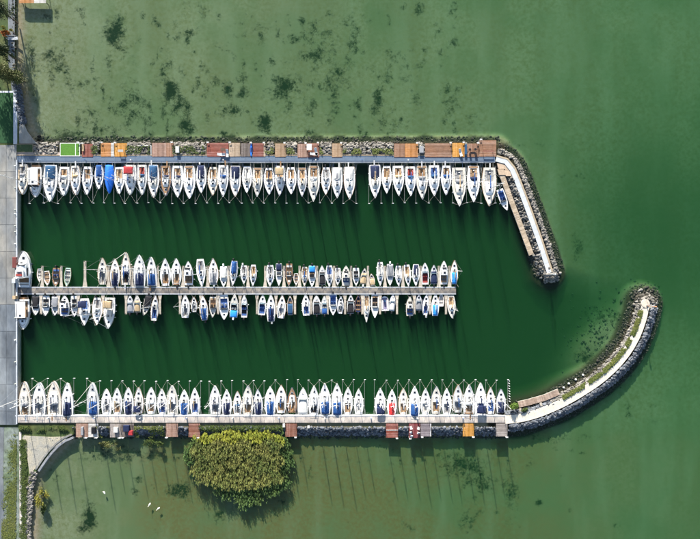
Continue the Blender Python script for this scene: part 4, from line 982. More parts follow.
def raft(root, L, B, o, r_):
    b = Boat(root, L, B, .96, .5, 6, .4, .42, gel, antif, (.08, .86, B * .8), gel, .18, M('mauve carpet', (.25, .23, .36), .9, .2, 5), rubber)
    for sg in (-1, 1): MB().box((sg * B * .31, b.y(.42), .36), (B * .16, L * .6, .2)).build('bench', seatw, root)
    MB().box((0, b.y(.66), .45), (.5, .4, .5)).build('console', CAN['steelblue'], root); outboard(b)
    return b
KIND = {'S': (sailboat, 'sailboat'), 'M': (motorboat, 'motorboat'), 'R': (rowboat, 'rowing_boat'), 'T': (tarpboat, 'sailboat'), 'H': (roofboat, 'cabin_cruiser'), 'C': (cruiser, 'cabin_cruiser'), 'F': (raft, 'motorboat')}
COLW = {'sky': 'bright blue', 'bright': 'bright blue', 'scarlet': 'bright red', 'steelblue': 'steel blue'}
def describe(k, o):
    nm = {'S': 'sailboat', 'T': 'sailboat', 'R': 'open boat', 'M': 'motorboat', 'H': 'cruiser', 'C': 'cruiser', 'F': 'square flat boat'}[k]
    hc = {'white': 'white', 'navy': 'navy hulled', 'green': 'pale green', 'brown': 'brown', 'cream': 'cream', 'grey': 'grey', 'sky': 'pale blue'}[o.get('hull', 'white')]
    if k == 'T': return 'sailboat wrapped in bright blue tarpaulin'
    if k == 'H': return 'white cruiser under a flat white hardtop'
    if k == 'C': return 'big white cruiser with red helm bench'
    if k == 'F': return 'square flat boat with mauve floor'
    s_ = hc + ' ' + nm
    if o.get('cover'): s_ += ' with %s cover' % COLW.get(o['cover'], o['cover'])
    elif o.get('bimini'): s_ += ' with %s canopy' % COLW.get(o['bimini'], o['bimini'])
    elif o.get('deck') == 'teak': s_ += ' with teak deck'
    elif o.get('cabin'): s_ += ' with cabin'
    elif o.get('ck'): s_ += ' with %s cockpit' % o['ck']
    return s_
NROW = []
def O(s_):
    d = {}
    for kv in s_.split():
        k, _, v = kv.partition('='); d[k] = v or True
    return d
def boat(i, row, spec, zc=.8):
    cx, ya, yb, wd, k, os_ = spec[:6]; tilt = spec[6] if len(spec) > 6 else 0.0
    o = O(os_); r_ = random.Random(1000 * len(row) + i * 17 + int(cx * 7))
    kk = S * (H - zc) / H; L = abs(ya - yb) * kk; B = wd * kk * (1.085 if row in (N_, B_) else 1.02)
    c = XY(cx, (ya + yb) / 2, zc); up = yb < ya
    fn, nm = KIND[k]
    root = thing(nm, '%s, %s boat from the left %s' % (describe(k, o), ordw(i + 1), row[0]), 'sailboat' if k in 'ST' else 'boat', (c[0], c[1], random.uniform(-.02, .03)), 0, row[1])
    root.rotation_euler = (R(random.uniform(-1.2, 1.2)), R(random.uniform(-1.5, 1.5)), (0 if up else PI) + R(tilt + random.uniform(-1.2, 1.2)))
    b = fn(root, L, B, o, r_)
    return root, b, up, c
def rope_child(root, p, q, r=.02, sagd=.15, mat=None):
    """rope between world points as a part of the boat"""
    bpy_m = MATRIX(root).inverted(); p = Vector(p); q = Vector(q); pts = []
    for k in range(7):
        f = k / 6; v = p.lerp(q, f); v.z -= sagd * 4 * f * (1 - f); pts.append(bpy_m @ v)
    MB().path(pts, r, 4).build('mooring_line', mat or rope, root)
def MATRIX(o):
    from mathutils import Matrix, Euler
    return Matrix.Translation(o.location) @ o.rotation_euler.to_matrix().to_4x4()
N_ = ('in the top row', 'boats moored along the top jetty'); U_ = ('above the middle jetty', 'boats above the middle jetty'); D_ = ('below the middle jetty', 'boats below the middle jetty'); B_ = ('in the bottom row', 'boats moored along the bottom jetty')
NORTH = [(22.6, 164.5, 195, 11.2, 'S', 'ck=grey hood=grey deck=cream', 2), (35.7, 167, 197.5, 11, 'H', ''), (50.3, 165, 202, 13, 'S', 'cover=steelblue'), (64.2, 167, 196, 10.5, 'S', 'ck=tan hood=white'), (75.6, 166, 195.5, 9.5, 'S', 'ck=white hood=tan', 3), (86.8, 166.5, 195, 10, 'S', 'ck=tan'),
         (98.5, 164.5, 189.5, 8.6, 'S', 'cover=blue'), (109, 165, 193.5, 8, 'T', 'cover=bright'), (119, 166.7, 194.2, 10, 'S', 'ck=tan'), (130.5, 165, 195, 11.3, 'S', 'bimini=red ck=grey'), (142.3, 165, 195, 9, 'S', 'ck=red'), (153.7, 165, 198, 11, 'S', 'cover=steelblue'), (166, 166, 196.2, 10, 'S', 'deck=teak ck=teak'),
         (177.7, 166, 197.6, 10.5, 'S', 'ck=tan hood=navy'), (189.5, 166, 199, 11, 'S', 'ck=tan'), (201, 165, 193, 9.5, 'S', 'cover=navy'), (212.7, 166.7, 195.6, 10, 'S', 'ck=tan deck=cream'), (223.4, 165.3, 197, 9.5, 'S', 'ck=white sail=grey'), (235.4, 166, 197, 10.3, 'S', 'cover=navy'), (246.8, 166, 193, 9, 'S', 'ck=white'),
         (257.5, 168, 197, 9, 'S', 'deck=cream ck=tan sail=tan'), (269, 167.7, 195, 10.3, 'S', 'ck=tan hood=tan'), (280, 166, 196.2, 9.8, 'S', 'ck=tan bimini=tan'), (291, 167, 194.2, 9.5, 'S', 'ck=tan'), (302.3, 168, 197, 8.7, 'S', 'ck=tan'), (313.7, 166, 201.8, 11, 'S', 'deck=cream ck=teak'), (326, 167, 195, 9.2, 'S', 'ck=grey hood=grey'), (337.3, 167.5, 198.3, 9.6, 'S', 'cover=white'), (349.6, 167, 199.8, 10.5, 'S', 'cover=white'),
         (375, 165, 198.3, 11, 'S', 'cover=navy'), (386.8, 165.6, 193.4, 9, 'S', 'ck=teak sail=tan'), (398.4, 166, 196.2, 10.5, 'S', 'ck=tan hood=tan'), (410.5, 166.7, 196.2, 9.6, 'S', 'ck=red'), (422, 166, 199.8, 11, 'S', 'deck=cream ck=teak hood=grey'), (434, 165.5, 196.2, 10.2, 'S', 'ck=blue hood=steelblue'), (446, 165.8, 195.6, 9.8, 'S', 'ck=tan'),
         (459, 167.7, 206.5, 12.8, 'S', 'deck=cream hood=grey ck=grey'), (473.4, 166, 202.5, 11.4, 'S', 'ck=tan hood=navy'), (489, 167.7, 206.5, 13.6, 'S', 'deck=cream ck=grey'), (503.6, 188.5, 211, 7, 'M', 'seat=blue ck=blue', 18)]
UP = [(24.5, 287, 251, 14, 'C', ''), (38.7, 268.7, 282, 5.4, 'R', 'ck=white seat=white'), (46, 271, 285.7, 6.8, 'R', 'ck=tan seat=tan', 6), (55.3, 268, 286.8, 8, 'M', 'hull=brown ck=tan deck=teak'), (66.5, 268, 286.8, 6.8, 'R', 'hull=green ck=grey seat=white', -4), (102, 284.6, 257.6, 10, 'S', 'ck=grey deck=cream'), (114.4, 286.5, 258.4, 9.8, 'S', 'cover=navy', -2), (126, 285, 252, 9.8, 'S', 'ck=dark deck=cream hood=navy'), (139.6, 286.5, 254.8, 11.6, 'S', 'cover=navy'), (151.8, 286, 256.8, 9.8, 'S', 'cover=blue'),
      (165, 285.7, 258.4, 10.5, 'S', 'ck=teak'), (176, 285.2, 258.4, 10.2, 'S', 'ck=tan aft=teak'), (188.3, 285.2, 260.8, 9.5, 'M', 'cabin=white ck=tan'), (200.8, 259, 286.8, 8.7, 'S', 'ck=grey', 4), (213, 284.7, 258, 10.2, 'S', 'cover=grey'), (223.3, 266.3, 286.8, 7.4, 'M', 'cover=white'), (233.4, 260.8, 285.8, 7.9, 'S', 'cover=blue', -5), (243.7, 265.5, 283.8, 6.8, 'S', 'ck=grey'), (253, 264.7, 286.2, 6.8, 'S', 'ck=tan'),
      (270, 265, 286.2, 7.9, 'S', 'ck=grey sail=grey'), (278.8, 263.6, 285.8, 6.2, 'M', 'cover=navy half'), (289, 263.6, 285.8, 7.2, 'M', 'deck=teak ck=tan'), (296, 273.4, 285.2, 5.2, 'R', 'ck=grey'), (304.5, 266.8, 286.4, 7, 'S', 'ck=tan deck=cream'), (312, 265.8, 286.8, 7, 'M', 'cover=sky half ck=white'), (322, 285, 265.5, 6.8, 'M', 'ck=dark hull=navy cover=black'), (329.4, 265.5, 286.8, 7.2, 'S', 'ck=blue'), (337.8, 268, 285, 6.2, 'S', 'ck=white'), (346, 285.7, 265.8, 8.2, 'M', 'cabin=cream deck=cream'), (356, 268, 285.7, 6.4, 'M', 'ck=dark seat=white'), (364, 284.4, 268, 6.8, 'M', 'cover=tan deck=cream', -6), (372, 285.7, 273.4, 5.4, 'R', 'ck=tan seat=white cover=tan', 8),
      (380.3, 262, 285.7, 6.8, 'S', 'ck=white sail=grey'), (390, 264, 285.7, 7.2, 'M', 'cover=grey'), (398.6, 265.8, 286.3, 7.2, 'S', 'ck=white'), (407.7, 264.7, 286.8, 6.6, 'S', 'ck=tan sail=tan', 4), (416, 264.2, 285.7, 7.3, 'S', 'cover=navy'), (425.2, 284.4, 262.7, 7.2, 'M', 'ck=red seat=red'), (434, 284.1, 264.7, 7.2, 'M', 'cover=navy'), (444, 284.4, 260.8, 8, 'M', 'cabin=white'), (454.4, 284.2, 260, 7.5, 'S', 'cover=sky')]
DOWN = [(23.4, 299.4, 329.4, 12.3, 'H', ''), (35, 295.8, 315.2, 8.2, 'M', 'ck=dark cover=black'), (45, 295.8, 316, 8.2, 'M', 'ck=dark seat=white'), (54.5, 296.2, 315.7, 7.6, 'M', 'cover=grey hull=grey'), (64, 316, 295.2, 9.5, 'M', 'cabin=white seat=blue'), (74, 295.8, 316.8, 7.2, 'M', 'hull=navy seat=white ck=dark', 3), (84, 298.6, 325.4, 11, 'S', 'bimini=navy ck=blue'), (96.6, 297.8, 325.4, 10.2, 'S', 'ck=grey hood=white'), (109.2, 297.8, 328.6, 10.7, 'S', 'ck=dark bimini=tan', -2), (129.7, 312.8, 295.5, 6.8, 'M', 'cover=grey'), (136.8, 312.5, 295.2, 6.6, 'M', 'cover=tan deck=cream'), (146, 295.2, 315.7, 7.2, 'M', 'ck=dark deck=cream cover=black', -14), (154.4, 320.7, 294.7, 7.5, 'S', 'ck=blue sail=navy', -4),
        (185, 317.9, 294.7, 8.7, 'S', 'ck=grey'), (193.7, 312, 296.7, 6.4, 'S', 'ck=grey'), (203.3, 320.4, 295.2, 8.5, 'S', 'cover=blue', 3), (212.6, 296.7, 317.6, 7.6, 'M', 'ck=tan deck=cream seat=tan'), (223.8, 294.7, 320, 9.8, 'M', 'ck=blue seat=white', 3), (234, 317.6, 294.2, 8, 'M', 'cover=sky half deck=cream', -4), (244, 317.6, 294.2, 6.8, 'M', 'ck=dark'), (262, 315.2, 294.7, 7.2, 'M', 'ck=blue seat=blue', -3), (270.8, 321.5, 294.2, 8.7, 'S', 'cover=navy'), (281.5, 318.3, 294.7, 8.7, 'S', 'sail=navy ck=white', -4), (290, 315.2, 295.2, 6.2, 'R', 'hull=grey ck=grey cover=steelblue'),
        (306, 315.7, 294.2, 8.2, 'S', 'ck=blue sail=navy', 3), (316.5, 314.4, 295.2, 7.5, 'M', 'cover=black'), (324.4, 314.2, 295.8, 6.2, 'M', 'cover=blue half'), (333, 293.8, 315.2, 7.6, 'M', 'ck=blue seat=blue'), (340.5, 313.7, 295.8, 6.5, 'S', 'ck=grey', -4), (350.7, 313.7, 294.2, 7.4, 'M', 'cover=black'), (358.3, 312, 295.2, 6, 'R', 'ck=dark motor hull=navy'), (366.6, 294, 322.3, 6.5, 'S', 'ck=tan sail=tan deck=cream'), (375, 294, 318, 7.4, 'M', 'ck=dark'), (385, 311, 296, 7.6, 'F', '', 3), (392.6, 311.2, 293.2, 6, 'M', 'cover=white', -4), (410, 316, 296.2, 7.8, 'M', 'cabin=cream deck=cream ck=tan'), (419, 310.5, 294, 6.5, 'M', 'cover=grey'), (426, 315.2, 294, 6.8, 'S', 'ck=blue sail=navy', -5), (435.5, 316, 293.2, 7.2, 'S', 'cover=sky'), (441.5, 306.5, 293.2, 5.8, 'R', 'ck=white seat=white'), (451.7, 295.2, 318.3, 7.8, 'S', 'sail=tan deck=cream', 3)]
SOUTH = [(24.9, 417.2, 381, 11.2, 'S', 'ck=tan hood=grey deck=cream'), (39.4, 416, 382, 12.6, 'S', 'ck=grey'), (54.3, 415.5, 380.6, 13, 'S', 'hood=grey ck=grey deck=cream'), (67.6, 416, 382.5, 10.5, 'S', 'cover=navy'), (93, 414.8, 382, 10.7, 'S', 'cover=blue deck=grey'), (106, 414.8, 388.8, 9.5, 'S', 'ck=grey'), (116.7, 414.8, 388, 9.8, 'S', 'ck=tan'), (128, 414.8, 387.3, 9.5, 'S', 'cover=navy'), (138.4, 413.7, 387.3, 8.5, 'S', 'ck=dark bimini=navy'), (150.6, 414, 387.3, 9.8, 'S', 'ck=tan hood=white'), (161.7, 414.8, 388.8, 9.2, 'S', 'ck=blue hood=navy'), (172.3, 414.3, 385, 10.7, 'S', 'ck=grey deck=cream'), (183.8, 415.5, 389.5, 9.5, 'S', 'cover=blue'), (194.6, 414.8, 388, 8.9, 'S', 'ck=blue'),
         (215.3, 414, 385, 10.4, 'S', 'ck=grey hood=grey'), (226.4, 414.8, 389.5, 9.2, 'S', 'cover=navy'), (237.3, 415.5, 391, 8.3, 'S', 'ck=grey hood=steelblue'), (248, 414.8, 385, 10.4, 'S', 'ck=tan deck=cream'), (258, 414.8, 388.8, 8.9, 'S', 'cover=navy'), (270, 415.4, 386.5, 10, 'S', 'cover=blue'), (281, 413.3, 385, 10, 'S', 'ck=tan hood=grey'), (292, 412.8, 387.3, 9.2, 'S', 'deck=teak ck=teak'), (303, 414.8, 387.3, 9.8, 'M', 'cover=white hull=grey'), (314, 414.8, 385, 9.8, 'S', 'ck=dark hood=grey'), (325, 414, 382.8, 10.7, 'S', 'cover=blue'), (337, 414.8, 382.8, 10.4, 'S', 'cover=blue'), (347.8, 414.8, 387.3, 8.9, 'S', 'ck=tan'), (358.7, 414.3, 388.8, 8.6, 'S', 'ck=white sail=grey'),
         (380.2, 415.2, 388, 9.8, 'S', 'bimini=navy ck=blue'), (392, 416, 389.5, 8.9, 'S', 'cover=scarlet sail=scarlet'.replace('sail=scarlet', 'sail=red')), (403.4, 414.8, 388, 9.2, 'S', 'ck=tan deck=cream'), (414.6, 416, 385.8, 10, 'S', 'cover=blue'), (425.7, 414.8, 388, 9.2, 'S', 'ck=white sail=grey'), (436.4, 414, 385.8, 9.8, 'S', 'ck=tan deck=cream'), (447, 415.5, 388, 8.7, 'S', 'ck=grey'), (458.2, 412.8, 384.3, 10.4, 'S', 'deck=grey ck=grey hood=grey'), (469, 414, 384.3, 10.7, 'S', 'ck=tan hood=white'), (480.5, 414.8, 382.5, 10.7, 'S', 'bimini=navy ck=blue sail=navy'), (491, 414, 387.3, 8.4, 'S', 'ck=blue sail=blue'), (501.3, 413.3, 388.8, 9, 'S', 'cover=navy')]
for rowdef, specs in ((N_, NORTH), (U_, UP), (D_, DOWN), (B_, SOUTH)):
    order = sorted(range(len(specs)), key=lambda j: specs[j][0])
    for i, j in enumerate(order):
        sp = specs[j]; root, b, up, c = boat(i, rowdef, sp)
        if rowdef in (U_, D_):
            s_ = 1 if rowdef is U_ else -1; jy = XY(0, 287.2 if rowdef is U_ else 294, .7)[1]
            for q in (-1, 1):
                t_ = .03 if (up == (rowdef is U_)) else .93
                e = MATRIX(root) @ Vector((q * (b.half(t_) - .05), b.y(t_), b.deckz(t_) + .04)); rope_child(root, e, (e.x + q * .5, jy, .78), .016, .05)
# mooring booms and bow lines of the two sailing rows
def mboom(px, y_j, y_e, label, group, root_w=.7):
    s_ = 1 if y_e > y_j else -1; z = .42; x, y0 = XY(px, y_j, z); y1 = XY(px, y_e, z)[1]; Lm = abs(y1 - y0)
    o = thing('mooring_boom', label, 'boom', (x, y0, z), R(random.uniform(-.8, .8)), group); d = -s_
    MB().tube((0, 0, 0), (0, d * Lm * .99, 0), .034, 6).build('tube', galv, o)
    for q in (-1, 1): MB().tube((q * root_w / 2, 0, 0), (0, d * Lm * .22, 0), .03, 5).build('brace', galv, o)
    MB().tube((-.12, d * Lm, -.06), (.34, d * Lm, -.06), .07, 8).build('float', fendm, o, True)
    MB().tube((0, d * Lm, -.1), (0, d * Lm, .4), .035, 6).build('end_post', galv, o)
    return (x, y1, z + .35)
for rowdef, specs, yj, ye, nm in ((N_, NORTH[:-1], 163.3, 203.2, 'top'), (B_, SOUTH, 416.2, 378.4, 'bottom')):
    specs = sorted(specs); xs = [s_[0] for s_ in specs]; bx = []
    for i, x in enumerate(xs):
        if i == 0: bx.append(x + (xs[1] - x) / 2)
        else:
            g = x - xs[i - 1]
            if g > 18: bx += [xs[i - 1] + 6, x - 6]
            elif i > 1: bx.append((x + xs[i - 1]) / 2)
    bx.append(xs[-1] + 6 if nm == 'bottom' else xs[-1] + 6.3)
    bx = sorted(set(round(v, 2) for v in bx)); ends = {}
    for i, x in enumerate(bx):
        yy = ye + (random.uniform(-.4, .4)) + (2.6 if nm == 'bottom' and x > 95 and x < 270 else (1.5 if nm == 'bottom' and x >= 270 else 0))
        ends[x] = mboom(x, yj, yy, 'thin grey mooring boom, %s from the left between the %s row boats' % (ordw(i + 1), nm), 'mooring booms of the %s row' % nm)
    roots = [o_ for o_ in COL.objects if o_.parent is None and o_.get('group') == rowdef[1]]
    for o_ in roots:
        pxx = o_.location.x / (S * (H - .8) / H) + 350
        if pxx > 500 and nm == 'top': continue
        hl = max(abs(v.co.y) for v in [c_ for c_ in o_.children if c_.name.startswith('hull')][0].data.vertices)
        bow = MATRIX(o_) @ Vector((0, hl - .25, 1.0))
        left = [x for x in bx if x < pxx]; right = [x for x in bx if x > pxx]
        r_ = random.Random(int(pxx))
        for cand in ((left[-1:] or []), (right[:1] or [])):
            for x in cand:
                if abs(x - pxx) < 12 and r_.random() < .62: rope_child(o_, bow, ends[x], .014, .12)
        dj = 1 if nm == 'top' else -1
        for q in (-1, 1):
            e = MATRIX(o_) @ Vector((q * .9, -hl + .25, .95)); rope_child(o_, e, (e.x + q * -.3 * dj * 0 , XY(0, 161.8 if nm == 'top' else 416.8, 1)[1], 1.05), .022, .08, ropeb if r_.random() < .3 else rope)

# floating line of white floats, buoys, swans
fl = thing('float_line', 'dark floating boom with a zigzag of white floats at right end', 'float line')
p0, p1 = Vector(P(508.2, 379, .1)), Vector(P(508.8, 402, .1)); MB().tube(p0, p1, .08, 6).build('boom_tube', rubber, fl)
for k in range(9):
    v = p0.lerp(p1, (k + .5) / 9); MB().tube((v.x - .02, v.y, .16), (v.x + .34, v.y - .22, .2), .085, 7).build('float', whitep, fl)
for i, (x, y) in enumerate(((563.5, 387.4), (568.6, 383.4), (575.6, 379.4), (582.8, 374.8))):
    o = thing('mooring_buoy', '%s small white buoy from the left inside the curved breakwater' % ordw(i + 1), 'buoy', (*XY(x, y), .05), 0, 'white buoys inside the curved breakwater')
    MB().lathe([(.04, -.2), (.2, -.12), (.26, .04), (.2, .2), (.05, .27)], n=12).build('ball', whitep, o, True); MB().path([(.08 * math.cos(a_), 0, .3 + .08 * math.sin(a_)) for a_ in [k * PI / 4 for k in range(9)]], .018, 5).build('ring', steel, o)
feath = M('swan feathers', (.80, .79, .75), .8, .06, 8); beak = M('orange beak', (.55, .16, .02), .5, .1, 8)
def swan(px, py, rz, label):
    o = thing('swan', label, 'swan', (*XY(px, py), 0), rz, 'swans on the lower left water'); o.scale = (.75, .75, .75)
    b_ = MB().loft([[(wd * math.cos(a_), y, .10 + zc + h * math.sin(a_)) for a_ in [2 * PI * k / 10 for k in range(10)]] for y, wd, h, zc in ((-.62, .03, .02, .16), (-.5, .12, .07, .12), (-.25, .22, .17, .08), (.05, .24, .19, .07), (.3, .17, .15, .08), (.42, .07, .08, .14))], True)
    pts = [(0, .36, .22), (0, .48, .36), (0, .50, .55), (0, .46, .70), (0, .52, .80), (0, .60, .80)]; rad = [.075, .06, .048, .045, .055, .045]
    rg = [[(r_ * math.cos(a_), y + r_ * .5 * math.sin(a_), z + r_ * math.sin(a_) * .8) for a_ in [2 * PI * k / 8 for k in range(8)]] for (x, y, z), r_ in zip(pts, rad)]
    b_.loft(rg, True); b_.build('body', feath, o, True)
    MB().tube((0, .62, .79), (0, .74, .76), .028, 6, .012).build('beak', beak, o)
    for sg in (-1, 1): MB().loft([[(sg * (.20 * k_ + .02), y, .22 + .08 * k_), (sg * (.26 * k_), y, .16), (sg * (.16 * k_), y, .30)] for y, k_ in ((-.6, .35), (-.3, .95), (.1, 1), (.28, .7))], True).build('wing', feath, o, True)
swan(104.5, 492, .6, 'white swan on the water, farthest left of three'); swan(149.8, 504, 2.6, 'white swan on the water, middle of three'); swan(158.6, 508, 2.2, 'white swan on the water, farthest right of three')

# service pedestals and life rings on the jetties
for i, x in enumerate(range(40, 500, 46)):
    for yj, z, nm in ((160.6, .95, 'top'), (417.6, 1.1, 'bottom')):
        o = thing('service_pedestal', '%s power pedestal from the left on the %s jetty' % (ordw(i + 1), nm), 'pedestal', (*XY(x + (0 if nm == 'top' else 9), yj, z), z - .05), 0, 'power pedestals on the jetties')
        MB().box((0, 0, .4), (.22, .2, .8)).build('column', jetb2, o); MB().box((0, 0, .84), (.3, .26, .08), taper=.8).build('cap', seatb if i % 2 else whitep, o)

# ------------------------------------------------------------------ vegetation
def blades(name, X, Y, Z, hmin, hmax, nl, ll, lw, mat, label, cat, lean=(0.0, 0.0), kind='stuff', spread_=.8, parent=None):
    """many leaf blades: per plant nl arching leaves of three segments (world metres)"""
    k = len(X) * nl; X = np.repeat(X, nl); Y = np.repeat(Y, nl); Z = np.repeat(Z, nl)
    hh = np.repeat(rng.uniform(hmin, hmax, k // nl) if np.isscalar(hmin) else hmin + (hmax - hmin) * rng.random(k // nl), nl)
    f = rng.uniform(.35, 1.0, k); z0 = Z + hh * f; an = rng.uniform(0, 2 * PI, k); L = ll * rng.uniform(.6, 1.3, k); wd = lw * rng.uniform(.7, 1.3, k)
    dx, dy = np.cos(an) * spread_ + lean[0], np.sin(an) * spread_ + lean[1]; rise = rng.uniform(.25, .9, k)
    sx, sy = -np.sin(an) * wd, np.cos(an) * wd
    bx, by = X + lean[0] * hh * f * .4, Y + lean[1] * hh * f * .4
    pts = []
    for t_, up, ww in ((0, 0, .6), (.4, .35, 1), (.75, .38, .7), (1.0, .15, .08)):
        cx, cy, cz = bx + dx * L * t_, by + dy * L * t_, z0 + L * up * rise
        pts += [np.stack([cx - sx * ww, cy - sy * ww, cz], -1), np.stack([cx + sx * ww, cy + sy * ww, cz], -1)]
    V = np.stack(pts, 1).reshape(-1, 3); F = (np.array([(0, 1, 3, 2), (2, 3, 5, 4), (4, 5, 7, 6)])[None] + (np.arange(k) * 8)[:, None, None]).reshape(-1, 4)
    return np_obj(name, V, F, mat, kind, label, cat, parent)
def leafm(nm, c1, c2, isl=.35):
    m = M(nm, c1, .6, .2, 2, island=isl, col2=c2, scale2=.25, spec=.25)
    b = m.node_tree.nodes['Principled BSDF']; return m
def in_poly(px, py, pl):
    ins = np.zeros(len(px), bool); j = len(pl) - 1
    for i in range(len(pl)):
        (xi, yi), (xj, yj) = pl[i], pl[j]
        c = ((yi > py) != (yj > py)) & (px < (xj - xi) * (py - yi) / (yj - yi + 1e-12) + xi); ins ^= c; j = i
    return ins
RE = [(196, 431), (215, 428.5), (240, 427.5), (265, 429), (286, 433), (292, 445), (292, 468), (287, 482), (274, 492), (258, 500), (243, 505), (228, 497), (213, 486), (203, 479), (192, 468), (187, 455), (186.5, 443)]
cand = 34000
px = rng.uniform(184, 295, cand); py = rng.uniform(425, 508, cand)
jx = px + 4.0 * lump(px, py, 31, .45) + 6 * lump(px, py, 38, .16) + 3.5 * lump(px, py, 36, 1.3) + rng.normal(0, .8, len(px)); jy = py + 4.0 * lump(px, py, 32, .45) + 6 * lump(px, py, 39, .16) + 3.5 * lump(px, py, 37, 1.3) + rng.normal(0, .8, len(px))
m = in_poly(jx, jy, RE); px, py = px[m], py[m]
ccx, ccy = rng.uniform(183, 296, 5200), rng.uniform(424, 510, 5200); cch = rng.uniform(-.6, .5, 5200)
dd = np.full(len(px), 1e9); ch = np.zeros(len(px))
for a_, b_, c_ in zip(ccx, ccy, cch):
    q_ = (px - a_) ** 2 + (py - b_) ** 2; u_ = q_ < dd; dd[u_] = q_[u_]; ch[u_] = c_
keep_ = (np.sqrt(dd) < .45 + .35 * rng.random(len(px))); px, py, ch = px[keep_], py[keep_], ch[keep_]
low = (py > 479 + 6 * np.cos((px - 240) / 22)) | (px > 282 + 3 * np.sin(py / 3)) | (px < 194 + 3 * np.sin(py / 3))
X, Y = (px - 350) * S, (269.5 - py) * S; Zb = np.full(len(X), -.1)
tall = ~low
reedm = leafm('reed leaves olive', (.25, .235, .065), (.065, .105, .028), .75); reed_shade = leafm('reed leaves shade green', (.04, .095, .028), (.10, .145, .04), .6)  # rim green carries the shade of the taller reeds in its colour
hbump = ch + .35 * lump(px, py, 35, .28)
reed_sun = leafm('reed leaves sun yellow', (.32, .31, .04), (.15, .20, .03), .5)  # sunlight on the sun-facing edge painted into the leaf colour
front = tall & (py < 437 + 2.5 * np.sin(px / 4)); inner = tall & ~front
blades('reed_bed', X[inner], Y[inner], Zb[inner], 1.7 + hbump[inner], 2.5 + hbump[inner], 5, .62, .05, reedm, 'olive reed bed below the bottom jetty', 'reeds', lean=(.15, -.42), spread_=.45)
blades('reed_bed', X[front], Y[front], Zb[front], 1.6 + hbump[front], 2.2 + hbump[front], 6, .65, .052, reed_sun, 'sun-tinted yellow green front of the reed bed beside the jetty', 'reeds', lean=(.12, -.4), spread_=.45)
blades('reed_bed', X[low], Y[low], Zb[low], .8 + hbump[low] * .6, 1.4 + hbump[low] * .6, 5, .6, .055, reed_shade, 'shade-tinted green rim of the reed bed', 'reeds', lean=(.15, -.42), spread_=.45)
ivy = leafm('low leaves', (.09, .13, .03), (.17, .18, .05), .4); ivyd = leafm('low dark leaves', (.05, .085, .022), (.09, .12, .03), .4)
def cover(name, xs, ys, h0, h1, nl, ll, lw, mat, label, cat='plants', zoff=0.0):
    X, Y = (xs - 350) * S, (269.5 - ys) * S; Z = np.maximum(bed_z(xs, ys), -.1) + zoff
    return blades(name, X, Y, Z, h0, h1, nl, ll, lw, mat, label, cat)
def keep(a, f):
    m = f(a[0], a[1]); return a[0][m], a[1][m]
cl = lambda x, y: lump(x, y, 41, .22) > -.12
cover('ground_cover', *keep(along(S_ARM[17:-3], -7.8, -4.0, 3600), lambda x, y: lump(x, y, 41, .3) > -.3), .1, .45, 6, .26, .05, ivy, 'green plants growing along the inner edge of curved breakwater', zoff=.15)
cover('ground_cover', *keep(along([(20, 428.5), (75, 428.5)], -4, 5, 2600), cl), .1, .4, 5, .28, .05, ivyd, 'green bank below the left end of bottom jetty', zoff=.3)
cover('ground_cover', *keep(along([(134, 430), (165, 430)], -5, 7, 700), cl), .1, .5, 5, .3, .05, ivy, 'green weeds on the stones between two decks below bottom jetty', zoff=.15)
cover('ground_cover', *keep(along([(98, 431), (110, 431)], -6, 6, 320), cl), .1, .5, 5, .3, .05, ivy, 'green weeds between the white and grey decks', zoff=.15)
cover('ground_cover', *along([(200, 427), (285, 427)], -3, 3, 1000), .1, .5, 5, .3, .05, ivyd, 'dark green plants between the bottom jetty and the reeds', zoff=.15)
cover('ground_cover', *keep(along([(343, 152.5), (393, 152.5)], -2.5, 3, 800), cl), .1, .35, 5, .24, .05, ivy, 'green plants among the long bare boulder bed', zoff=.25)
cover('ground_cover', *keep(along([(265, 152), (332, 152)], -3, 3, 900), cl), .1, .35, 5, .24, .05, ivy, 'green plants among the boulders near the centre', zoff=.25)
cover('ground_cover', *keep(along([(93, 151), (206, 151)], -4, 4, 1300), cl), .1, .35, 5, .24, .05, ivyd, 'green plants among the boulders on the left', zoff=.25)
cover('grass', *keep(along([(25.5, 438), (26, 475), (26.2, 545)], -4, 4, 3000), lambda x, y: np.abs(x - 26) + 3.0 * lump(x, y, 51, .4) + rng.normal(0, .8, len(x)) < 3.2), .05, .28, 5, .22, .035, ivyd, 'rough grass between kerb path and shore boulders', 'grass', zoff=.5)
cover('grass', *keep(along([(12, 428), (11, 545)], -7.5, 7, 6500), lambda x, y: (lump(x, y, 44, .15) + .5 * lump(x, y, 46, .6) + rng.normal(0, .22, len(x)) + (y - 490) / 110 + (x - 12) / 26) > .12), .03, .16, 5, .2, .035, ivy, 'patchy grass on the verge beside the road', 'grass', zoff=.5)
bush_y = leafm('yellow bush leaves', (.26, .22, .03), (.12, .15, .03), .4); bush_r = leafm('red bush leaves', (.32, .035, .015), (.38, .16, .02), .4); treeg = leafm('olive tree leaves', (.14, .14, .045), (.06, .085, .03), .45); treed = leafm('dark tree leaves', (.035, .055, .022), (.06, .08, .03), .4); bushg = leafm('bright bush leaves', (.13, .21, .03), (.08, .14, .03), .35)
bark = M('bark', (.09, .065, .045), .9, .3, 5)
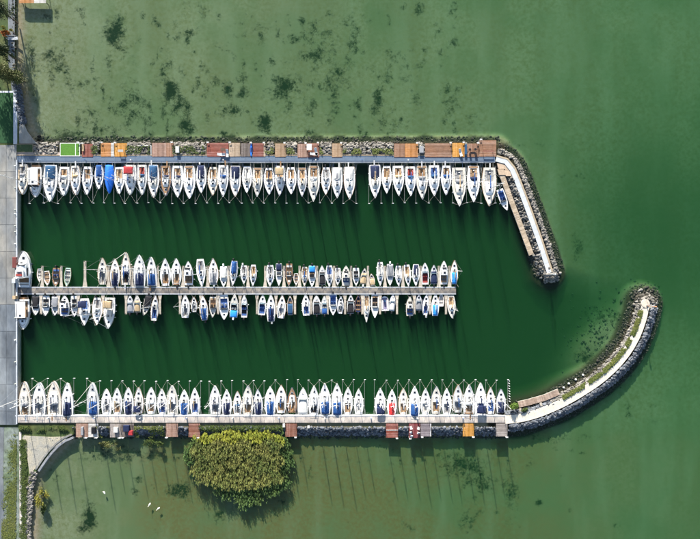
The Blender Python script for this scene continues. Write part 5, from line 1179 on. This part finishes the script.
def tree(name, px, py, h, rx, ry, mat, label, cat, n=2200, zb=.8, leaf=.16, low=.35):
    c = XY(px, py, zb + h * .7); r_ = random.Random(int(px * 31 + py)); o = thing(name, label, cat, (c[0], c[1], zb))
    tk = MB(); tk.tube((0, 0, -.3), (.05, .05, h * .6), .05 * h ** .5 + .04, 8, .04 * h ** .5)
    cl_ = []
    for k in range(max(6, int(n / 130))):
        a_ = r_.uniform(0, 2 * PI); q = r_.random() ** .5; z = h * (low + (1 - low) * r_.random() ** .8) ; s_ = (1 - .55 * ((z / h - low) / (1 - low)) ** 2)
        v = (rx * q * s_ * math.cos(a_), ry * q * s_ * math.sin(a_), z * .93); cl_.append(v)
        if k % 2 == 0: tk.tube((.02, .02, h * .3 + .2 * z * .5), v, .05, 5, .015)
    tk.build('trunk', bark, o)
    C = np.array(cl_)[rng.integers(0, len(cl_), n)]; sg = np.array([rx * .17, ry * .17, h * .075])
    Pp = C + rng.normal(0, 1, (n, 3)) * sg; nrm = rng.normal(0, 1, (n, 3)); nrm[:, 2] += .5; nrm /= np.linalg.norm(nrm, axis=1)[:, None]
    u = np.cross(nrm, rng.normal(0, 1, (n, 3))); u /= np.linalg.norm(u, axis=1)[:, None]; v = np.cross(nrm, u); sz = leaf * rng.uniform(.6, 1.4, n)[:, None]
    V = np.stack([Pp - u * sz, Pp + v * sz * .55, Pp + u * sz, Pp - v * sz * .55], 1).reshape(-1, 3); F = np.arange(n * 4).reshape(-1, 4)
    np_obj('crown', V, F, mat, None, parent=o); return o
tree('tree', 5, 73, 7.5, 2.6, 2.4, treeg, 'olive leaved tree above the sports field', 'tree', 4200, leaf=.15)
tree('tree', 14.5, 76, 5.0, 1.6, 1.8, treeg, 'olive tree leaning over the water above the sports field', 'tree', 2400, leaf=.14)
tree('tree', 3, 51, 6.0, 1.6, 1.7, treed, 'dark green tree above the olive tree at left edge', 'tree', 2200, leaf=.15)
tree('tree', 2.5, 12, 7.0, 2.0, 2.6, treed, 'dark tree in the upper left corner', 'tree', 2600, leaf=.15)
tree('tree', -14, 62, 9, 3.4, 3.4, treed, 'dark tree just beyond the left edge by the field', 'tree', 2600, leaf=.2)
tree('bush', 3.5, 28.5, 2.2, 1.2, .7, bush_y, 'yellow bush beside the footpath at the left edge', 'bush', 900, leaf=.11, low=.15)
tree('bush', 4, 33, 1.8, 1.5, .6, bush_r, 'red bush just below the yellow bush at left edge', 'bush', 1000, leaf=.11, low=.15)
tree('bush', 39.5, 500, 2.0, 1.3, 2.2, bush_y, 'yellow green bush on the shore boulders at lower left', 'bush', 1700, zb=.1, leaf=.12, low=.15)
tree('bush', 43, 509, 1.4, .9, 1.5, ivyd, 'dark green bush right of the yellow bush at lower left', 'bush', 900, zb=-.1, leaf=.12, low=.15)
tree('bush', 514, 406, 2.2, 1.15, 1.0, bushg, 'round bright green bush beside the pinkish pontoon', 'bush', 1700, zb=.4, leaf=.10, low=.2)
tree('bush', 523.5, 409.6, 1.0, 1.5, .55, ivyd, 'low dark bush between the pinkish pontoon and path', 'bush', 1000, zb=.6, leaf=.10, low=.2)
for i, (x, y, s_) in enumerate(((112, 446.5, 1.9), (150, 444, 1.7), (103, 444, 1.0), (160, 443.5, 1.1))):
    tree('bush', x, y, 1.3, s_ * 1.3, s_ * .7, ivyd if i % 2 else treeg, '%s waterside bush from the left below the bottom jetty decks' % ordw([2, 3, 1, 4][i]), 'bush', 800, zb=-.2, leaf=.11, low=.1)
gw = thing('footbridge', 'small pale metal footbridge over the shore stones at left', 'footbridge', (*XY(13, 38.5, 1), .95))
MB().box((0, 0, .06), (2.4, .7, .08)).build('deck', jetb2, gw)
for s_ in (-1, 1):
    MB().path([(-1.15, s_ * .33, .1), (-1.15, s_ * .33, .95), (1.15, s_ * .33, .95), (1.15, s_ * .33, .1)], .04, 6).build('handrail', whitep, gw)
